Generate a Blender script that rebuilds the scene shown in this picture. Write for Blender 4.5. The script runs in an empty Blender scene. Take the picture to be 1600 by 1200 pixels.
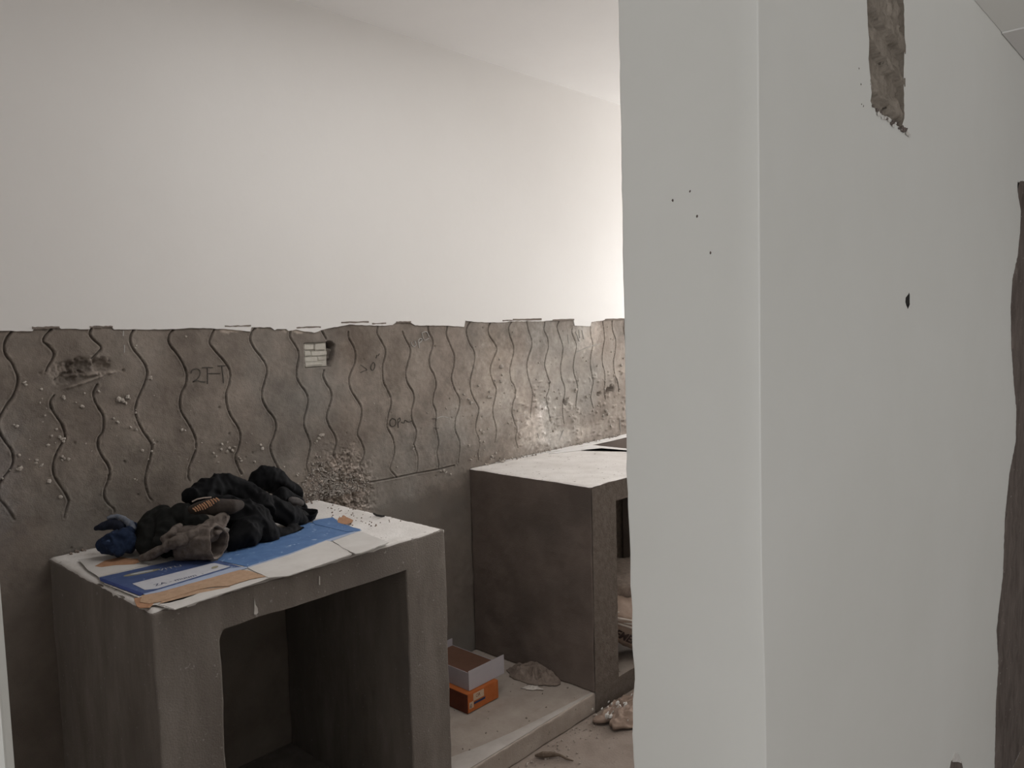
import bpy, bmesh, math, random
import numpy as np
from mathutils import Vector, Matrix, noise
random.seed(7); np.random.seed(7)
sc = bpy.context.scene
COL = sc.collection

# ---------------------------------------------------------------- camera
H = 1.571
yaw, pitch, roll, FPX = 0.8292, -0.0795, -0.0262, 1226.8
Fv = Vector((math.sin(yaw)*math.cos(pitch), math.cos(yaw)*math.cos(pitch), math.sin(pitch)))
R0 = Vector((math.cos(yaw), -math.sin(yaw), 0)); U0 = R0.cross(Fv)
Rv = math.cos(roll)*R0 + math.sin(roll)*U0
Uv = -math.sin(roll)*R0 + math.cos(roll)*U0
cd = bpy.data.cameras.new('camera'); cam = bpy.data.objects.new('camera', cd); COL.objects.link(cam)
m = Matrix((Rv, Uv, -Fv)).transposed().to_4x4(); m.translation = (0, 0, H); cam.matrix_world = m
cd.sensor_width = 36; cd.lens = FPX/1600*36; cd.clip_start = .02
sc.camera = cam

# ---------------------------------------------------------------- light
sc.view_settings.view_transform = 'Standard'; sc.view_settings.look = 'None'
sc.view_settings.gamma = 1; sc.view_settings.use_curve_mapping = False
sc.view_settings.exposure = 0.0
w = bpy.data.worlds.new('world'); sc.world = w; w.use_nodes = True
w.node_tree.nodes['Background'].inputs[0].default_value = (.86, .93, 1, 1)
w.node_tree.nodes['Background'].inputs[1].default_value = .5
def area(name, loc, rot, sx, sy, e, col=(1, 1, 1)):
    l = bpy.data.lights.new(name, 'AREA'); l.shape = 'RECTANGLE'; l.size = sx; l.size_y = sy
    l.energy = e; l.color = col
    o = bpy.data.objects.new(name, l); COL.objects.link(o); o.location = loc; o.rotation_euler = rot
    return o
PI = math.pi
# daylight entering by the kitchen window (end wall) and by the hall's two openings
area('kitchen_window_daylight', (6.33, 1.85, 1.8), (0, PI/2, 0), 1.05, 1.05, 140, (1, .99, .98))
area('kitchen_fill_light', (1.75, 1.40, 2.70), (0, 0, 0), 1.5, .7, 11.5, (1, .995, .985))  # added soft fill to even out the wall; no real fixture here
area('hall_window_daylight', (-2.55, -1.0, 1.5), (0, -PI/2, 0), 1.7, 1.8, 50, (.96, .985, 1))
area('hall_door_daylight', (2.6, -3.1, 1.35), (PI/2, 0, 0), 2.2, 2.1, 26, (1, .985, .96))
# ---------------------------------------------------------------- measured shapes (metres)
GROOVES = [[[0.6789,1.5804],[0.664,1.5609],[0.6566,1.5368],[0.659,1.5146],[0.6712,1.494],[0.6794,1.4712],[0.6839,1.4507],[0.6805,1.4285],[0.6688,1.4003],[0.6517,1.3773],[0.6365,1.3521],[0.6277,1.3353],[0.6265,1.3177],[0.631,1.2993],[0.643,1.2718],[0.6534,1.2525],[0.6575,1.232],[0.6553,1.2107],[0.6455,1.1932],[0.6287,1.1734],[0.6164,1.1504],[0.6159,1.1217],[0.629,1.0985],[0.6393,1.0775],[0.6494,1.0536]],[[0.7776,1.5823],[0.7599,1.5645],[0.7547,1.5487],[0.7663,1.5368],[0.7795,1.5156],[0.7763,1.4996],[0.7624,1.4774],[0.7553,1.464]],[[0.7735,1.3935],[0.7619,1.376],[0.7628,1.3574],[0.7738,1.333],[0.7869,1.3082],[0.7926,1.284],[0.7926,1.2652],[0.7761,1.2392],[0.7641,1.2175],[0.756,1.1906],[0.7563,1.1624],[0.769,1.1321],[0.7841,1.101],[0.7877,1.0908],[0.7904,1.0789],[0.7862,1.0673],[0.7798,1.0495],[0.7762,1.0331]],[[0.8851,1.582],[0.8796,1.5655],[0.8897,1.5485],[0.9045,1.5337],[0.9091,1.5215],[0.8937,1.5054],[0.8817,1.4941]],[[0.8914,1.4145],[0.8797,1.3938],[0.8804,1.3697],[0.8901,1.3447],[0.9021,1.3193],[0.9015,1.2882],[0.8966,1.2694],[0.8848,1.2543],[0.8813,1.2286],[0.8903,1.1982],[0.905,1.1695],[0.909,1.1453],[0.9018,1.1199],[0.891,1.0953],[0.8903,1.0689],[0.9026,1.0458],[0.9147,1.0315],[0.9158,1.0194]],[[1.0074,1.5765],[0.9967,1.5596],[0.9941,1.54],[1.0013,1.5175],[1.019,1.4919],[1.0345,1.4661],[1.0403,1.4407],[1.0338,1.416],[1.017,1.3823],[1.0031,1.3535],[0.9964,1.3242],[1.0017,1.2936],[1.0165,1.2567],[1.0321,1.2294],[1.0398,1.208],[1.0339,1.1783],[1.0219,1.1444],[1.012,1.1053],[1.0151,1.0742],[1.0233,1.0471],[1.0311,1.0364]],[[1.1318,1.5734],[1.118,1.5584],[1.1127,1.5382],[1.1207,1.5175],[1.1398,1.4909],[1.1562,1.459],[1.1649,1.4273],[1.1604,1.3963],[1.1457,1.3714],[1.137,1.341],[1.1393,1.3096],[1.1558,1.2764],[1.1725,1.2429],[1.1824,1.2099],[1.1805,1.1783],[1.1668,1.1484],[1.1546,1.1237],[1.15,1.0927],[1.1546,1.0787]],[[1.2689,1.5699],[1.2565,1.549],[1.2495,1.5253],[1.2648,1.5008],[1.2885,1.4728],[1.3096,1.4419],[1.3157,1.4171],[1.3092,1.3849],[1.297,1.3533],[1.2965,1.3153],[1.3086,1.2758],[1.3299,1.2405],[1.34,1.2116],[1.3384,1.1841],[1.3277,1.1522],[1.318,1.137],[1.3223,1.1087],[1.3378,1.07]],[[1.4177,1.5717],[1.4015,1.5527],[1.397,1.528],[1.4105,1.4998],[1.4333,1.4708],[1.4503,1.4418],[1.454,1.4191],[1.444,1.3859],[1.4316,1.353],[1.4309,1.3193],[1.4476,1.2837],[1.471,1.2527],[1.4789,1.2232],[1.4707,1.1897],[1.4565,1.1628],[1.4521,1.1405],[1.4627,1.1045],[1.4798,1.0672]],[[1.5557,1.5598],[1.5511,1.5369],[1.5662,1.5133],[1.5813,1.4866],[1.5831,1.4574],[1.5745,1.423],[1.5726,1.3881],[1.5876,1.3578],[1.6065,1.3327],[1.6151,1.3024],[1.6064,1.2677],[1.593,1.2336],[1.5928,1.204],[1.6077,1.1666],[1.6149,1.1358],[1.6039,1.0955],[1.5952,1.061],[1.6037,1.0297],[1.6127,1.0042]],[[1.6874,1.5564],[1.7003,1.5351],[1.7067,1.5229]],[[1.69,1.4069],[1.6839,1.3863],[1.6978,1.3552],[1.7143,1.3297],[1.7177,1.2991],[1.7037,1.264],[1.6911,1.2289],[1.7034,1.191],[1.7232,1.1581],[1.7288,1.1266],[1.7161,1.0915],[1.7188,1.0727],[1.7354,1.0424]],[[1.8058,1.5472],[1.8082,1.5225],[1.8255,1.4942],[1.8351,1.4628],[1.8295,1.4259],[1.8129,1.396],[1.8002,1.3659],[1.8057,1.3284],[1.83,1.2889],[1.8512,1.2556],[1.8516,1.2178],[1.8357,1.1755],[1.8282,1.1481],[1.8442,1.1176],[1.8576,1.0778],[1.8483,1.0473],[1.8356,1.0238],[1.8493,0.9899],[1.8536,0.9668]],[[1.9488,1.5654],[1.9435,1.5402],[1.9618,1.5078],[1.9804,1.4751],[1.9788,1.4431],[1.9648,1.4054],[1.966,1.3475],[1.9845,1.3106],[2.0007,1.2735],[1.9991,1.2411],[1.9833,1.2037],[1.977,1.1588],[1.9996,1.1169],[2.0101,1.0761],[2.004,1.0374],[1.9857,1.0007],[1.9847,0.9811],[2.0163,0.9462]],[[2.0745,1.543],[2.0859,1.5165],[2.1096,1.4762],[2.1097,1.4431],[2.0933,1.4043],[2.0829,1.3654],[2.0938,1.3249],[2.118,1.2897],[2.1233,1.2558],[2.1073,1.2105],[2.108,1.1703],[2.1278,1.1276],[2.1216,1.0879],[2.1119,1.069],[2.1277,1.033],[2.1323,0.9984],[2.1238,0.9488]],[[2.2145,1.5629],[2.2178,1.5358],[2.2386,1.4979],[2.2325,1.4642],[2.2175,1.431],[2.2156,1.3904],[2.2409,1.3479],[2.2482,1.3062],[2.2326,1.2663],[2.2265,1.2326],[2.2429,1.1897],[2.2358,1.1353],[2.2474,1.0855],[2.2504,1.0504],[2.2397,1.0171],[2.247,0.9743],[2.2439,0.9468]],[[2.3245,1.557],[2.3183,1.5227],[2.3398,1.4735],[2.3598,1.4308],[2.3548,1.3821],[2.3384,1.3342],[2.3553,1.2838],[2.3824,1.2391],[2.3786,1.1969],[2.3542,1.1499],[2.3521,1.1006],[2.3741,1.048],[2.3697,0.9915],[2.3623,0.9568]],[[2.466,1.5755],[2.4451,1.5515],[2.4398,1.5205],[2.454,1.4803],[2.4806,1.4449],[2.4856,1.4102],[2.4731,1.3649],[2.4551,1.3202],[2.4532,1.2744],[2.4716,1.2325],[2.4983,1.1894],[2.4971,1.1604],[2.4815,1.1214],[2.4776,1.0869],[2.4963,1.0437],[2.4992,1.014],[2.4854,0.9807],[2.4883,0.951]],[[2.593,1.5686],[2.5768,1.5427],[2.5822,1.5105],[2.6146,1.4742],[2.6305,1.4441],[2.612,1.4095],[2.5893,1.3754],[2.5851,1.3345],[2.603,1.2919],[2.6188,1.261],[2.6114,1.2259],[2.5941,1.18],[2.5925,1.1386],[2.6078,1.0951],[2.6107,1.0589],[2.5976,1.0127]],[[2.7362,1.5689],[2.7147,1.5424],[2.7204,1.5062],[2.7411,1.4634],[2.746,1.4269],[2.7291,1.3854],[2.7141,1.344],[2.7211,1.2951],[2.745,1.2629],[2.747,1.22],[2.7303,1.1849],[2.7221,1.1369],[2.74,1.086],[2.7524,1.0538],[2.7417,1.012],[2.7582,0.9666]],[[2.8429,1.567],[2.8535,1.5268],[2.8754,1.4829],[2.8759,1.4457],[2.8536,1.4033],[2.838,1.3609],[2.8427,1.3111],[2.8624,1.2599],[2.875,1.2151],[2.8656,1.1658],[2.8539,1.1044]],[[2.9795,1.5614],[2.9732,1.5237],[2.9965,1.4851],[3.0019,1.4405],[2.9803,1.3907],[2.9691,1.3532],[2.9853,1.3077],[3.0018,1.2683],[2.9972,1.2238],[2.9761,1.1872],[2.9891,1.1347],[3.007,1.0749]],[[3.0898,1.5625],[3.0755,1.5339],[3.0973,1.4818],[3.1164,1.4357],[3.1095,1.3841],[3.0956,1.3394],[3.1008,1.2805],[3.1252,1.2329],[3.1237,1.1871],[3.1068,1.1492],[3.105,1.0969],[3.1137,1.0433]],[[3.1986,1.5376],[3.1954,1.5048],[3.2229,1.4578],[3.2293,1.4244],[3.2093,1.3723],[3.2001,1.3199],[3.2167,1.2657],[3.2338,1.2243],[3.2245,1.1716],[3.2118,1.1125]],[[3.3519,1.5308],[3.3562,1.4868],[3.3717,1.4387],[3.3531,1.3852],[3.3458,1.3313],[3.3609,1.269],[3.3676,1.2275],[3.3463,1.1608],[3.3671,1.0971]],[[3.4617,1.5558],[3.4721,1.5108],[3.4764,1.4554],[3.457,1.394],[3.4519,1.3389],[3.4693,1.2893],[3.4759,1.2331],[3.4686,1.1849],[3.4767,1.1352]],[[3.5508,1.5577],[3.5555,1.5087],[3.5819,1.4517],[3.5767,1.3955],[3.5594,1.3399],[3.5672,1.2689],[3.5963,1.21],[3.6038,1.1666]],[[3.6679,1.5628],[3.6601,1.506],[3.6718,1.4699],[3.6825,1.3979]],[[1.8628,0.9493],[1.9503,0.9474],[2.0332,0.9468],[2.1193,0.9461],[2.2456,0.9431],[2.302,0.9448],[2.3405,0.9459]]]
EDGE = [[0.5614,1.5843],[0.6501,1.582],[0.7283,1.579],[0.7321,1.5871],[0.798,1.5873],[0.8028,1.5835],[0.8788,1.5807],[0.8828,1.5872],[0.9425,1.5859],[0.9476,1.578],[0.9907,1.5769],[1.1088,1.575],[1.1926,1.577],[1.3028,1.5712],[1.3959,1.5601],[1.4015,1.5743],[1.4208,1.5738],[1.4751,1.5726],[1.4896,1.5621],[1.5,1.5663],[1.5358,1.5654],[1.5432,1.5584],[1.5775,1.5621],[1.5985,1.5569],[1.6523,1.5484],[1.6804,1.5571],[1.7145,1.5634],[1.7665,1.5695],[1.811,1.5758],[1.8559,1.5724],[1.9809,1.5672],[2.02,1.569],[2.0403,1.5802],[2.1144,1.5788],[2.1414,1.5651],[2.3294,1.5597],[2.4214,1.5521],[2.4305,1.5801],[2.486,1.5734],[2.5888,1.5687],[2.6963,1.5682],[2.7185,1.5722],[2.9504,1.5682],[3.0494,1.5712],[3.205,1.5703],[3.2148,1.5405],[3.3463,1.5343],[3.3583,1.5577],[3.456,1.5628],[3.4914,1.5691],[3.668,1.5663],[3.7636,1.5648]]
CHIPS = [[[0.7275,1.5911],[0.7979,1.5858]],[[0.8794,1.5896],[0.9443,1.5851]],[[1.3035,1.5817],[1.3993,1.5779]],[[1.7732,1.5863],[1.9024,1.581]],[[1.9179,1.5787],[1.9877,1.5743]],[[2.0405,1.583],[2.1178,1.5775]],[[2.6705,1.579],[2.7409,1.5742]],[[2.7412,1.5819],[2.9506,1.574]],[[3.0345,1.5759],[3.2103,1.5686]],[[3.4797,1.5717],[3.6679,1.5638]],[[1.578,1.5711],[1.681,1.5669]]]
CRUMBS = [[0.6988,1.4361,0.0045],[0.7023,1.4291,0.0035],[0.7409,1.4137,0.0035],[0.7963,1.3868,0.0051],[0.7981,1.381,0.0036],[0.8539,1.3922,0.0036],[0.8448,1.354,0.0051],[0.8933,1.3951,0.0046],[0.8294,1.3664,0.0023],[0.7342,1.3749,0.003],[0.7407,1.3862,0.0023],[0.7449,1.337,0.003],[0.7495,1.3573,0.002],[0.949,1.3659,0.0067],[0.9582,1.3626,0.0057],[0.9753,1.3709,0.0063],[0.9694,1.3517,0.0047],[0.9626,1.3573,0.0047],[0.9812,1.3655,0.0031],[1.0467,1.4252,0.0058],[1.0514,1.4208,0.0037],[1.0115,1.527,0.0031],[1.0086,1.5197,0.0026],[0.997,1.3191,0.0037],[0.9981,1.329,0.0021],[0.9314,1.3088,0.0031],[0.9423,1.2963,0.0042],[0.9789,1.2762,0.0042],[0.9952,1.2668,0.0042],[0.9225,1.2789,0.0021],[0.9363,1.2542,0.0021],[1.0463,1.2173,0.0048],[1.0445,1.2278,0.0021],[1.0095,1.1995,0.0042],[1.0259,1.1693,0.0024],[1.0388,1.1929,0.0032],[0.7713,1.295,0.0046],[0.7583,1.2766,0.0036],[0.779,1.2716,0.0046],[0.784,1.264,0.0041],[0.7905,1.2645,0.0041],[0.7878,1.2564,0.0036],[0.7467,1.2516,0.0036],[0.7666,1.2555,0.0023],[0.7808,1.2141,0.0051],[0.7867,1.2071,0.0046],[0.7972,1.2032,0.0051],[0.7813,1.2032,0.0036],[0.6653,1.3199,0.003],[0.6728,1.3145,0.0035],[0.6725,1.233,0.0045],[0.7153,1.213,0.0046],[0.7123,1.2042,0.0041],[0.7253,1.1962,0.0051],[0.697,1.2171,0.002],[0.6707,1.1946,0.0066],[0.6647,1.1938,0.004],[0.6479,1.1946,0.0025],[0.6283,1.1744,0.0035],[0.7427,1.1469,0.0051],[0.7688,1.0957,0.0046],[0.8477,1.2423,0.0023],[0.8626,1.2176,0.0021],[1.1697,1.5501,0.0037],[1.1382,1.2481,0.0059],[1.1486,1.2458,0.0038],[1.1373,1.2602,0.0021],[1.2024,1.1977,0.0024],[1.1785,1.1812,0.0032],[1.1235,1.1626,0.0021],[1.1498,1.1509,0.0024],[1.1879,1.1372,0.0024],[1.2716,1.1847,0.0044],[1.2919,1.1885,0.0027],[1.2677,1.1672,0.0049],[1.2976,1.1675,0.005],[1.2889,1.1566,0.005],[1.3075,1.1578,0.005],[1.317,1.1692,0.0039],[1.2406,1.158,0.0038],[1.2495,1.1459,0.0038],[1.2539,1.1246,0.0038],[1.3351,1.1262,0.0039],[1.3375,1.1164,0.0044],[1.3295,1.1326,0.0033],[1.3618,1.1765,0.0022],[1.3881,1.1071,0.0039],[0.9808,1.1131,0.0026],[0.9878,1.1094,0.0021],[1.171,1.3074,0.0021],[1.0566,1.3673,0.0021],[0.7045,1.1409,0.002],[0.7019,1.2732,0.0018],[0.7376,1.3198,0.0023],[1.6596,1.166,0.0076],[1.67,1.1647,0.0065],[1.652,1.1549,0.0064],[1.641,1.1455,0.0047],[1.6337,1.1393,0.0035],[1.4146,1.1616,0.0039],[1.42,1.1478,0.0051],[1.3881,1.1071,0.0039],[1.8676,1.1983,0.0027],[1.9153,1.2602,0.0025],[2.0184,0.989,0.0038],[2.193,1.1936,0.0039],[2.2994,1.2048,0.004],[2.4323,1.0187,0.0048],[2.4076,1.2547,0.0047],[2.4363,1.2307,0.0041],[2.4505,1.2114,0.0061],[2.4606,1.2119,0.0048],[2.2732,0.9352,0.006],[2.2868,0.9225,0.0047],[2.3148,0.9109,0.006],[2.2591,0.9339,0.0046],[2.1085,1.0526,0.0045],[2.1074,1.0642,0.0032],[1.5531,1.032,0.0046],[1.5581,1.0371,0.0035],[1.5026,1.0706,0.0029],[2.5044,1.2862,0.0041],[2.0869,1.1793,0.0019],[2.6459,1.3971,0.0045],[2.6575,1.3625,0.0102],[2.6603,1.3235,0.0051],[2.6505,1.2955,0.0068],[2.4813,1.4621,0.0027],[2.4959,1.4615,0.0027],[2.5023,1.285,0.006],[2.5717,1.253,0.0072],[2.5665,1.2299,0.0095],[2.5832,1.2255,0.0062],[2.4409,1.2296,0.006],[2.4506,1.2143,0.0076],[2.4611,1.2133,0.0055],[2.4102,1.2552,0.0054],[2.3999,1.2361,0.0038],[2.6119,1.3019,0.0051],[2.3021,1.202,0.0032],[2.4029,1.1588,0.0032],[2.4602,1.1556,0.0038],[2.5362,1.2062,0.0033],[2.5684,1.1737,0.0028],[2.6422,1.1962,0.0025],[2.729,1.269,0.004],[2.7413,1.2358,0.0029],[2.894,1.2103,0.0071],[2.8833,1.1798,0.0048],[2.9014,1.1498,0.0072],[2.9447,1.136,0.006],[2.9694,1.2229,0.0066],[2.9266,1.3651,0.0054],[2.9063,1.2847,0.0042],[2.9663,1.1913,0.0048],[2.7381,1.1536,0.0064],[2.7624,1.1462,0.0058],[2.6936,1.0943,0.0063],[2.7223,1.0941,0.004],[2.7021,1.0385,0.0035],[2.5062,1.0834,0.0061],[2.5222,1.0698,0.0078],[2.5563,1.0833,0.005],[2.5,1.0344,0.005],[2.5288,1.0265,0.0056],[2.432,1.023,0.0071],[2.5272,0.9895,0.0045],[2.4686,0.9685,0.0044],[2.493,0.9649,0.0044],[3.0422,1.2136,0.0055],[3.0781,1.2204,0.0037],[3.0614,1.1795,0.008],[3.1231,1.1674,0.0068],[3.1548,1.1711,0.0044],[3.2181,1.2089,0.0082],[3.2145,1.1992,0.0057],[3.007,1.0749,0.0079],[3.0252,1.0177,0.0068],[3.3128,1.3534,0.0051],[3.2856,1.3717,0.0038],[3.4049,1.3223,0.0079],[3.5071,1.2834,0.004],[3.4759,1.2331,0.006],[3.4712,1.1916,0.006],[3.5387,1.2073,0.0088],[3.63,1.3111,0.0089],[3.5402,1.3901,0.0054],[3.656,1.349,0.0048],[3.3069,1.1643,0.0065],[3.3463,1.1608,0.0052],[3.1623,1.0776,0.005],[3.361,1.0839,0.0052],[3.4078,1.1069,0.0046],[3.2599,1.0807,0.0045],[3.4773,1.0721,0.01],[3.4529,1.0466,0.008],[3.5006,1.0521,0.0074],[3.5228,0.9824,0.0068],[3.5285,0.9711,0.0054],[3.5637,1.1415,0.0047],[3.6167,1.2798,0.0041],[3.6141,1.18,0.0048],[3.508,1.5272,0.004],[2.7433,1.5206,0.0046],[2.7738,1.0129,0.0053],[2.6026,0.964,0.0062],[2.5764,0.9528,0.0073],[2.5674,0.9422,0.0062],[2.6289,0.9723,0.004],[2.4397,0.9582,0.0049],[2.452,0.9622,0.0039],[2.6527,1.1321,0.0023],[3.0218,1.3534,0.0024],[2.8117,1.4054,0.0029]]
PENCIL = [[[1.1797,1.4289],[1.1843,1.439],[1.1967,1.444],[1.2073,1.4402],[1.2108,1.4294],[1.2044,1.414],[1.1903,1.4045],[1.1847,1.401],[1.1984,1.4039],[1.2091,1.4005],[1.2267,1.3979]],[[1.2172,1.4449],[1.2365,1.4458],[1.2558,1.443]],[[1.2363,1.4437],[1.2353,1.4172],[1.2337,1.3907]],[[1.238,1.4255],[1.2799,1.4227]],[[1.273,1.449],[1.3013,1.4478]],[[1.2869,1.446],[1.2893,1.4135],[1.2893,1.3891]],[[1.8541,1.3871],[1.8697,1.3923],[1.8873,1.3975],[1.8557,1.4182]],[[1.9097,1.415],[1.9199,1.424],[1.9273,1.414],[1.9226,1.3984],[1.9125,1.3927],[1.9059,1.4026],[1.9097,1.415]],[[1.9345,1.439],[1.9391,1.4515]],[[1.9449,1.448],[1.9513,1.4573]],[[2.0049,1.1922],[1.992,1.1819],[1.9936,1.1641],[2.0082,1.1585],[2.0211,1.1668],[2.0195,1.1847],[2.0049,1.1922]],[[2.0318,1.1814],[2.0328,1.1497]],[[2.0293,1.1817],[2.0423,1.1901],[2.0443,1.178],[2.0339,1.1713]],[[2.049,1.1716],[2.064,1.1659],[2.0696,1.1772],[2.0897,1.167],[2.1028,1.1695]],[[2.2171,1.167],[2.2444,1.164]],[[2.2262,1.1268],[2.2536,1.1215]]]
CHALK = [[[2.117,1.4973],[2.1228,1.4822],[2.1377,1.4783],[2.1427,1.4914],[2.1367,1.5016],[2.1444,1.4814]],[[2.1562,1.5009],[2.1614,1.4706]],[[2.1562,1.5009],[2.1677,1.5105],[2.1784,1.5034],[2.1602,1.4907]],[[2.1776,1.5336],[2.1894,1.5031],[2.2165,1.5089]],[[2.1776,1.5336],[2.2044,1.5369],[2.2168,1.5156]],[[0.9762,1.5734],[0.9743,1.5578]],[[0.9764,1.5303],[0.9745,1.5069]],[[2.2445,1.1661],[2.2781,1.17],[2.3116,1.1609]],[[3.1603,1.4993],[3.1661,1.4501]],[[3.2264,1.4013],[3.3374,1.4266],[3.4408,1.4395]],[[3.2519,1.5198],[3.2614,1.4764]],[[3.2246,1.5106],[3.2554,1.4599]],[[3.2791,1.5158],[3.2941,1.4686]],[[3.0747,0.9658],[3.1074,1.0111]],[[3.6097,1.0154],[3.6176,0.9389]],[[2.9063,1.0194],[2.9191,0.97]]]
SIL = [[0.7401,2.0782],[0.7395,1.9587],[0.739,1.8375],[0.7389,1.6938],[0.7391,1.6419],[0.7375,1.5686],[0.7381,1.4628],[0.7373,1.3987],[0.7376,1.3124],[0.7359,1.2583],[0.7341,1.2148],[0.7329,1.1711],[0.7335,1.138],[0.7306,1.0832],[0.7322,1.0271],[0.729,0.9831],[0.7268,0.9613],[0.7321,0.9145],[0.7337,0.8571],[0.7307,0.8009]]
CORN = [[1.0713,2.0066],[1.0746,1.7447],[1.077,1.4714],[1.0798,1.2825],[1.0817,1.1858],[1.0827,1.1271],[1.0891,1.0858],[1.0923,1.0351],[1.0956,0.9839],[1.0966,0.8823]]
PATCH = [[2.9769,1.9725],[2.8773,1.9575],[2.8809,1.9287],[2.9379,1.8751],[2.9353,1.8151],[2.9052,1.7339],[2.8355,1.6627],[2.8173,1.5746],[2.8408,1.456],[2.8946,1.3324],[2.9454,1.2458],[2.948,1.1415],[2.8591,1.0512],[2.8073,0.9179],[2.7993,0.7359],[2.7607,0.6646],[2.7239,0.5842],[2.7643,0.4581],[2.7398,0.343],[2.7433,0.133]]
CHASE = [[1.5118,2.1712],[1.5136,2.1077],[1.5176,2.0843],[1.525,2.0637],[1.5227,2.0273],[1.5338,1.998],[1.5415,1.9711],[1.5351,1.9551],[1.5635,1.9441],[1.6072,1.9423],[1.6529,1.9428],[1.6928,1.9359],[1.7174,1.9337],[1.7372,1.9583],[1.7295,2.0383],[1.7309,2.1007],[1.7288,2.1496],[1.7129,2.2308]]
NAILHOLE = [[1.779,1.6057],[1.7854,1.6098],[1.7901,1.6045],[1.7911,1.5844],[1.7782,1.5751],[1.7668,1.5831],[1.76,1.5897],[1.7617,1.599]]
BOTHOLE = [[2.1925,0.3836],[2.2043,0.3957],[2.2302,0.3929],[2.2709,0.3766],[2.3137,0.3466],[2.3295,0.3213],[2.3232,0.3132],[2.1998,0.3699]]
BOTWHITE = [[2.2109,0.3927],[2.2425,0.4033],[2.27,0.3877],[2.292,0.3636],[2.3069,0.3461],[2.2648,0.3686]]
DOTS = [[0.84,1.7109],[0.8981,1.6966],[0.9322,1.6528],[0.8811,1.7257],[1.4736,1.9999],[1.484,1.9745],[1.4882,1.9409],[1.4982,1.9393]]
CB = {"base":[[0.766,2.3608],[0.7434,2.1653],[0.7327,2.1038],[0.7443,1.9211],[0.7461,1.8979],[0.7268,1.8514],[0.7494,1.8367],[0.7631,1.7667],[1.0197,1.7959],[1.0592,1.7696],[1.2739,1.7927],[1.4427,1.9745],[1.491,2.1863],[1.3889,2.3027],[1.1796,2.4205],[0.9166,2.3294]],"flap":[[0.7659,2.3753],[0.7467,2.2483],[0.7428,2.1636],[0.8695,2.1648],[0.8777,2.2157],[0.9094,2.3387],[0.8543,2.349]],"flaptear":[[0.7714,2.2699],[0.8109,2.3025],[0.851,2.2995],[0.865,2.2552],[0.8786,2.2433],[0.8722,2.2086],[0.8475,2.1988],[0.8102,2.2333],[0.7798,2.2454]],"blue1":[[0.7419,2.1573],[0.7605,1.9326],[0.786,1.911],[1.0248,1.9156],[1.0115,2.0476],[0.9937,2.051],[1.0197,2.1483],[0.9305,2.1472]],"blueedge":[[0.7407,2.1539],[0.7321,2.1212],[0.7502,1.9243],[0.7614,1.9293],[0.7622,1.9369]],"rim":[[0.7599,1.9312],[0.7945,1.9308],[0.9973,1.9512],[1.0317,1.928],[1.0265,1.9135],[0.7902,1.91],[0.7621,1.9091]],"label":[[0.7756,2.0324],[0.7754,1.9574],[0.7995,1.9423],[1.0039,1.9638],[0.9928,2.0272],[0.9844,2.0325]],"strip":[[0.7532,1.9205],[0.7902,1.91],[1.0051,1.9149],[1.017,1.8867],[1.0191,1.8088],[0.9808,1.8218],[0.9539,1.8207],[0.9209,1.8168],[0.89,1.8449],[0.8637,1.8516],[0.8037,1.8458],[0.7654,1.8426],[0.7407,1.8477],[0.7306,1.8766]],"strip2":[[0.7654,1.8426],[0.8037,1.8458],[0.8637,1.8516],[0.8836,1.8419],[0.9239,1.8129],[0.9012,1.8082],[0.8519,1.8272],[0.8094,1.8177],[0.7731,1.8188],[0.7541,1.8268]],"corner":[[0.7333,1.9183],[0.7503,1.9135],[0.7482,1.8442],[0.7315,1.8258],[0.7156,1.8401],[0.7167,1.8641]],"whitelow":[[0.7538,1.8312],[0.7731,1.8188],[0.8094,1.8177],[0.8519,1.8272],[0.9173,1.8101],[0.9792,1.819],[1.0215,1.8082],[1.0213,1.7939],[0.9594,1.7836],[0.8567,1.7786],[0.7631,1.7648],[0.76,1.7996]],"blue2":[[1.0115,2.0476],[1.0333,1.9259],[1.1609,1.9341],[1.3167,1.9658],[1.4496,1.9837],[1.4672,2.1149],[1.392,2.2158],[1.1862,2.1895],[1.0734,2.1397]],"blue2rim":[[1.0333,1.9259],[1.165,1.9407],[1.321,1.977],[1.4531,1.9903],[1.4487,1.9776],[1.3142,1.9524],[1.1509,1.9179],[1.0281,1.9115]],"white1":[[1.0265,1.9135],[1.0181,1.7931],[1.0575,1.7669],[1.1061,1.7719],[1.2739,1.7927],[1.2951,1.8492],[1.3142,1.9425],[1.3107,1.9669],[1.1559,1.926]],"white2":[[1.3177,1.9444],[1.3063,1.8982],[1.2947,1.8642],[1.2848,1.8103],[1.2814,1.7833],[1.2946,1.7789],[1.3465,1.7866],[1.3582,1.7906],[1.3863,1.7932],[1.4117,1.8001],[1.4329,1.943],[1.4336,1.9714],[1.3732,1.956]],"bluefl":[[1.4177,2.2027],[1.4434,2.2068],[1.4915,2.1946],[1.4731,2.141],[1.4513,2.0582],[1.4549,1.9939],[1.4382,1.9745],[1.4107,2.0019],[1.4022,2.1656]],"leafpatch":[[1.4593,2.1215],[1.499,2.1712],[1.51,2.1697],[1.5333,2.1921],[1.5234,2.1649],[1.5138,2.1249],[1.5091,2.1053],[1.488,2.0829],[1.4612,2.0816],[1.4574,2.099]]}
CBT = {"txt0":[0.8036,1.9629],"txt1":[0.9292,1.9576],"em":[0.974,1.9903],"oval":[0.83,2.1064],"oval2":[0.877,2.0979],"tb0":[0.8629,2.0812],"tb1":[0.9234,2.0735]}
STICK = [[1.6071,2.1233],[1.6026,2.1002],[1.6048,2.0755],[1.6128,2.0719]]
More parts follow.
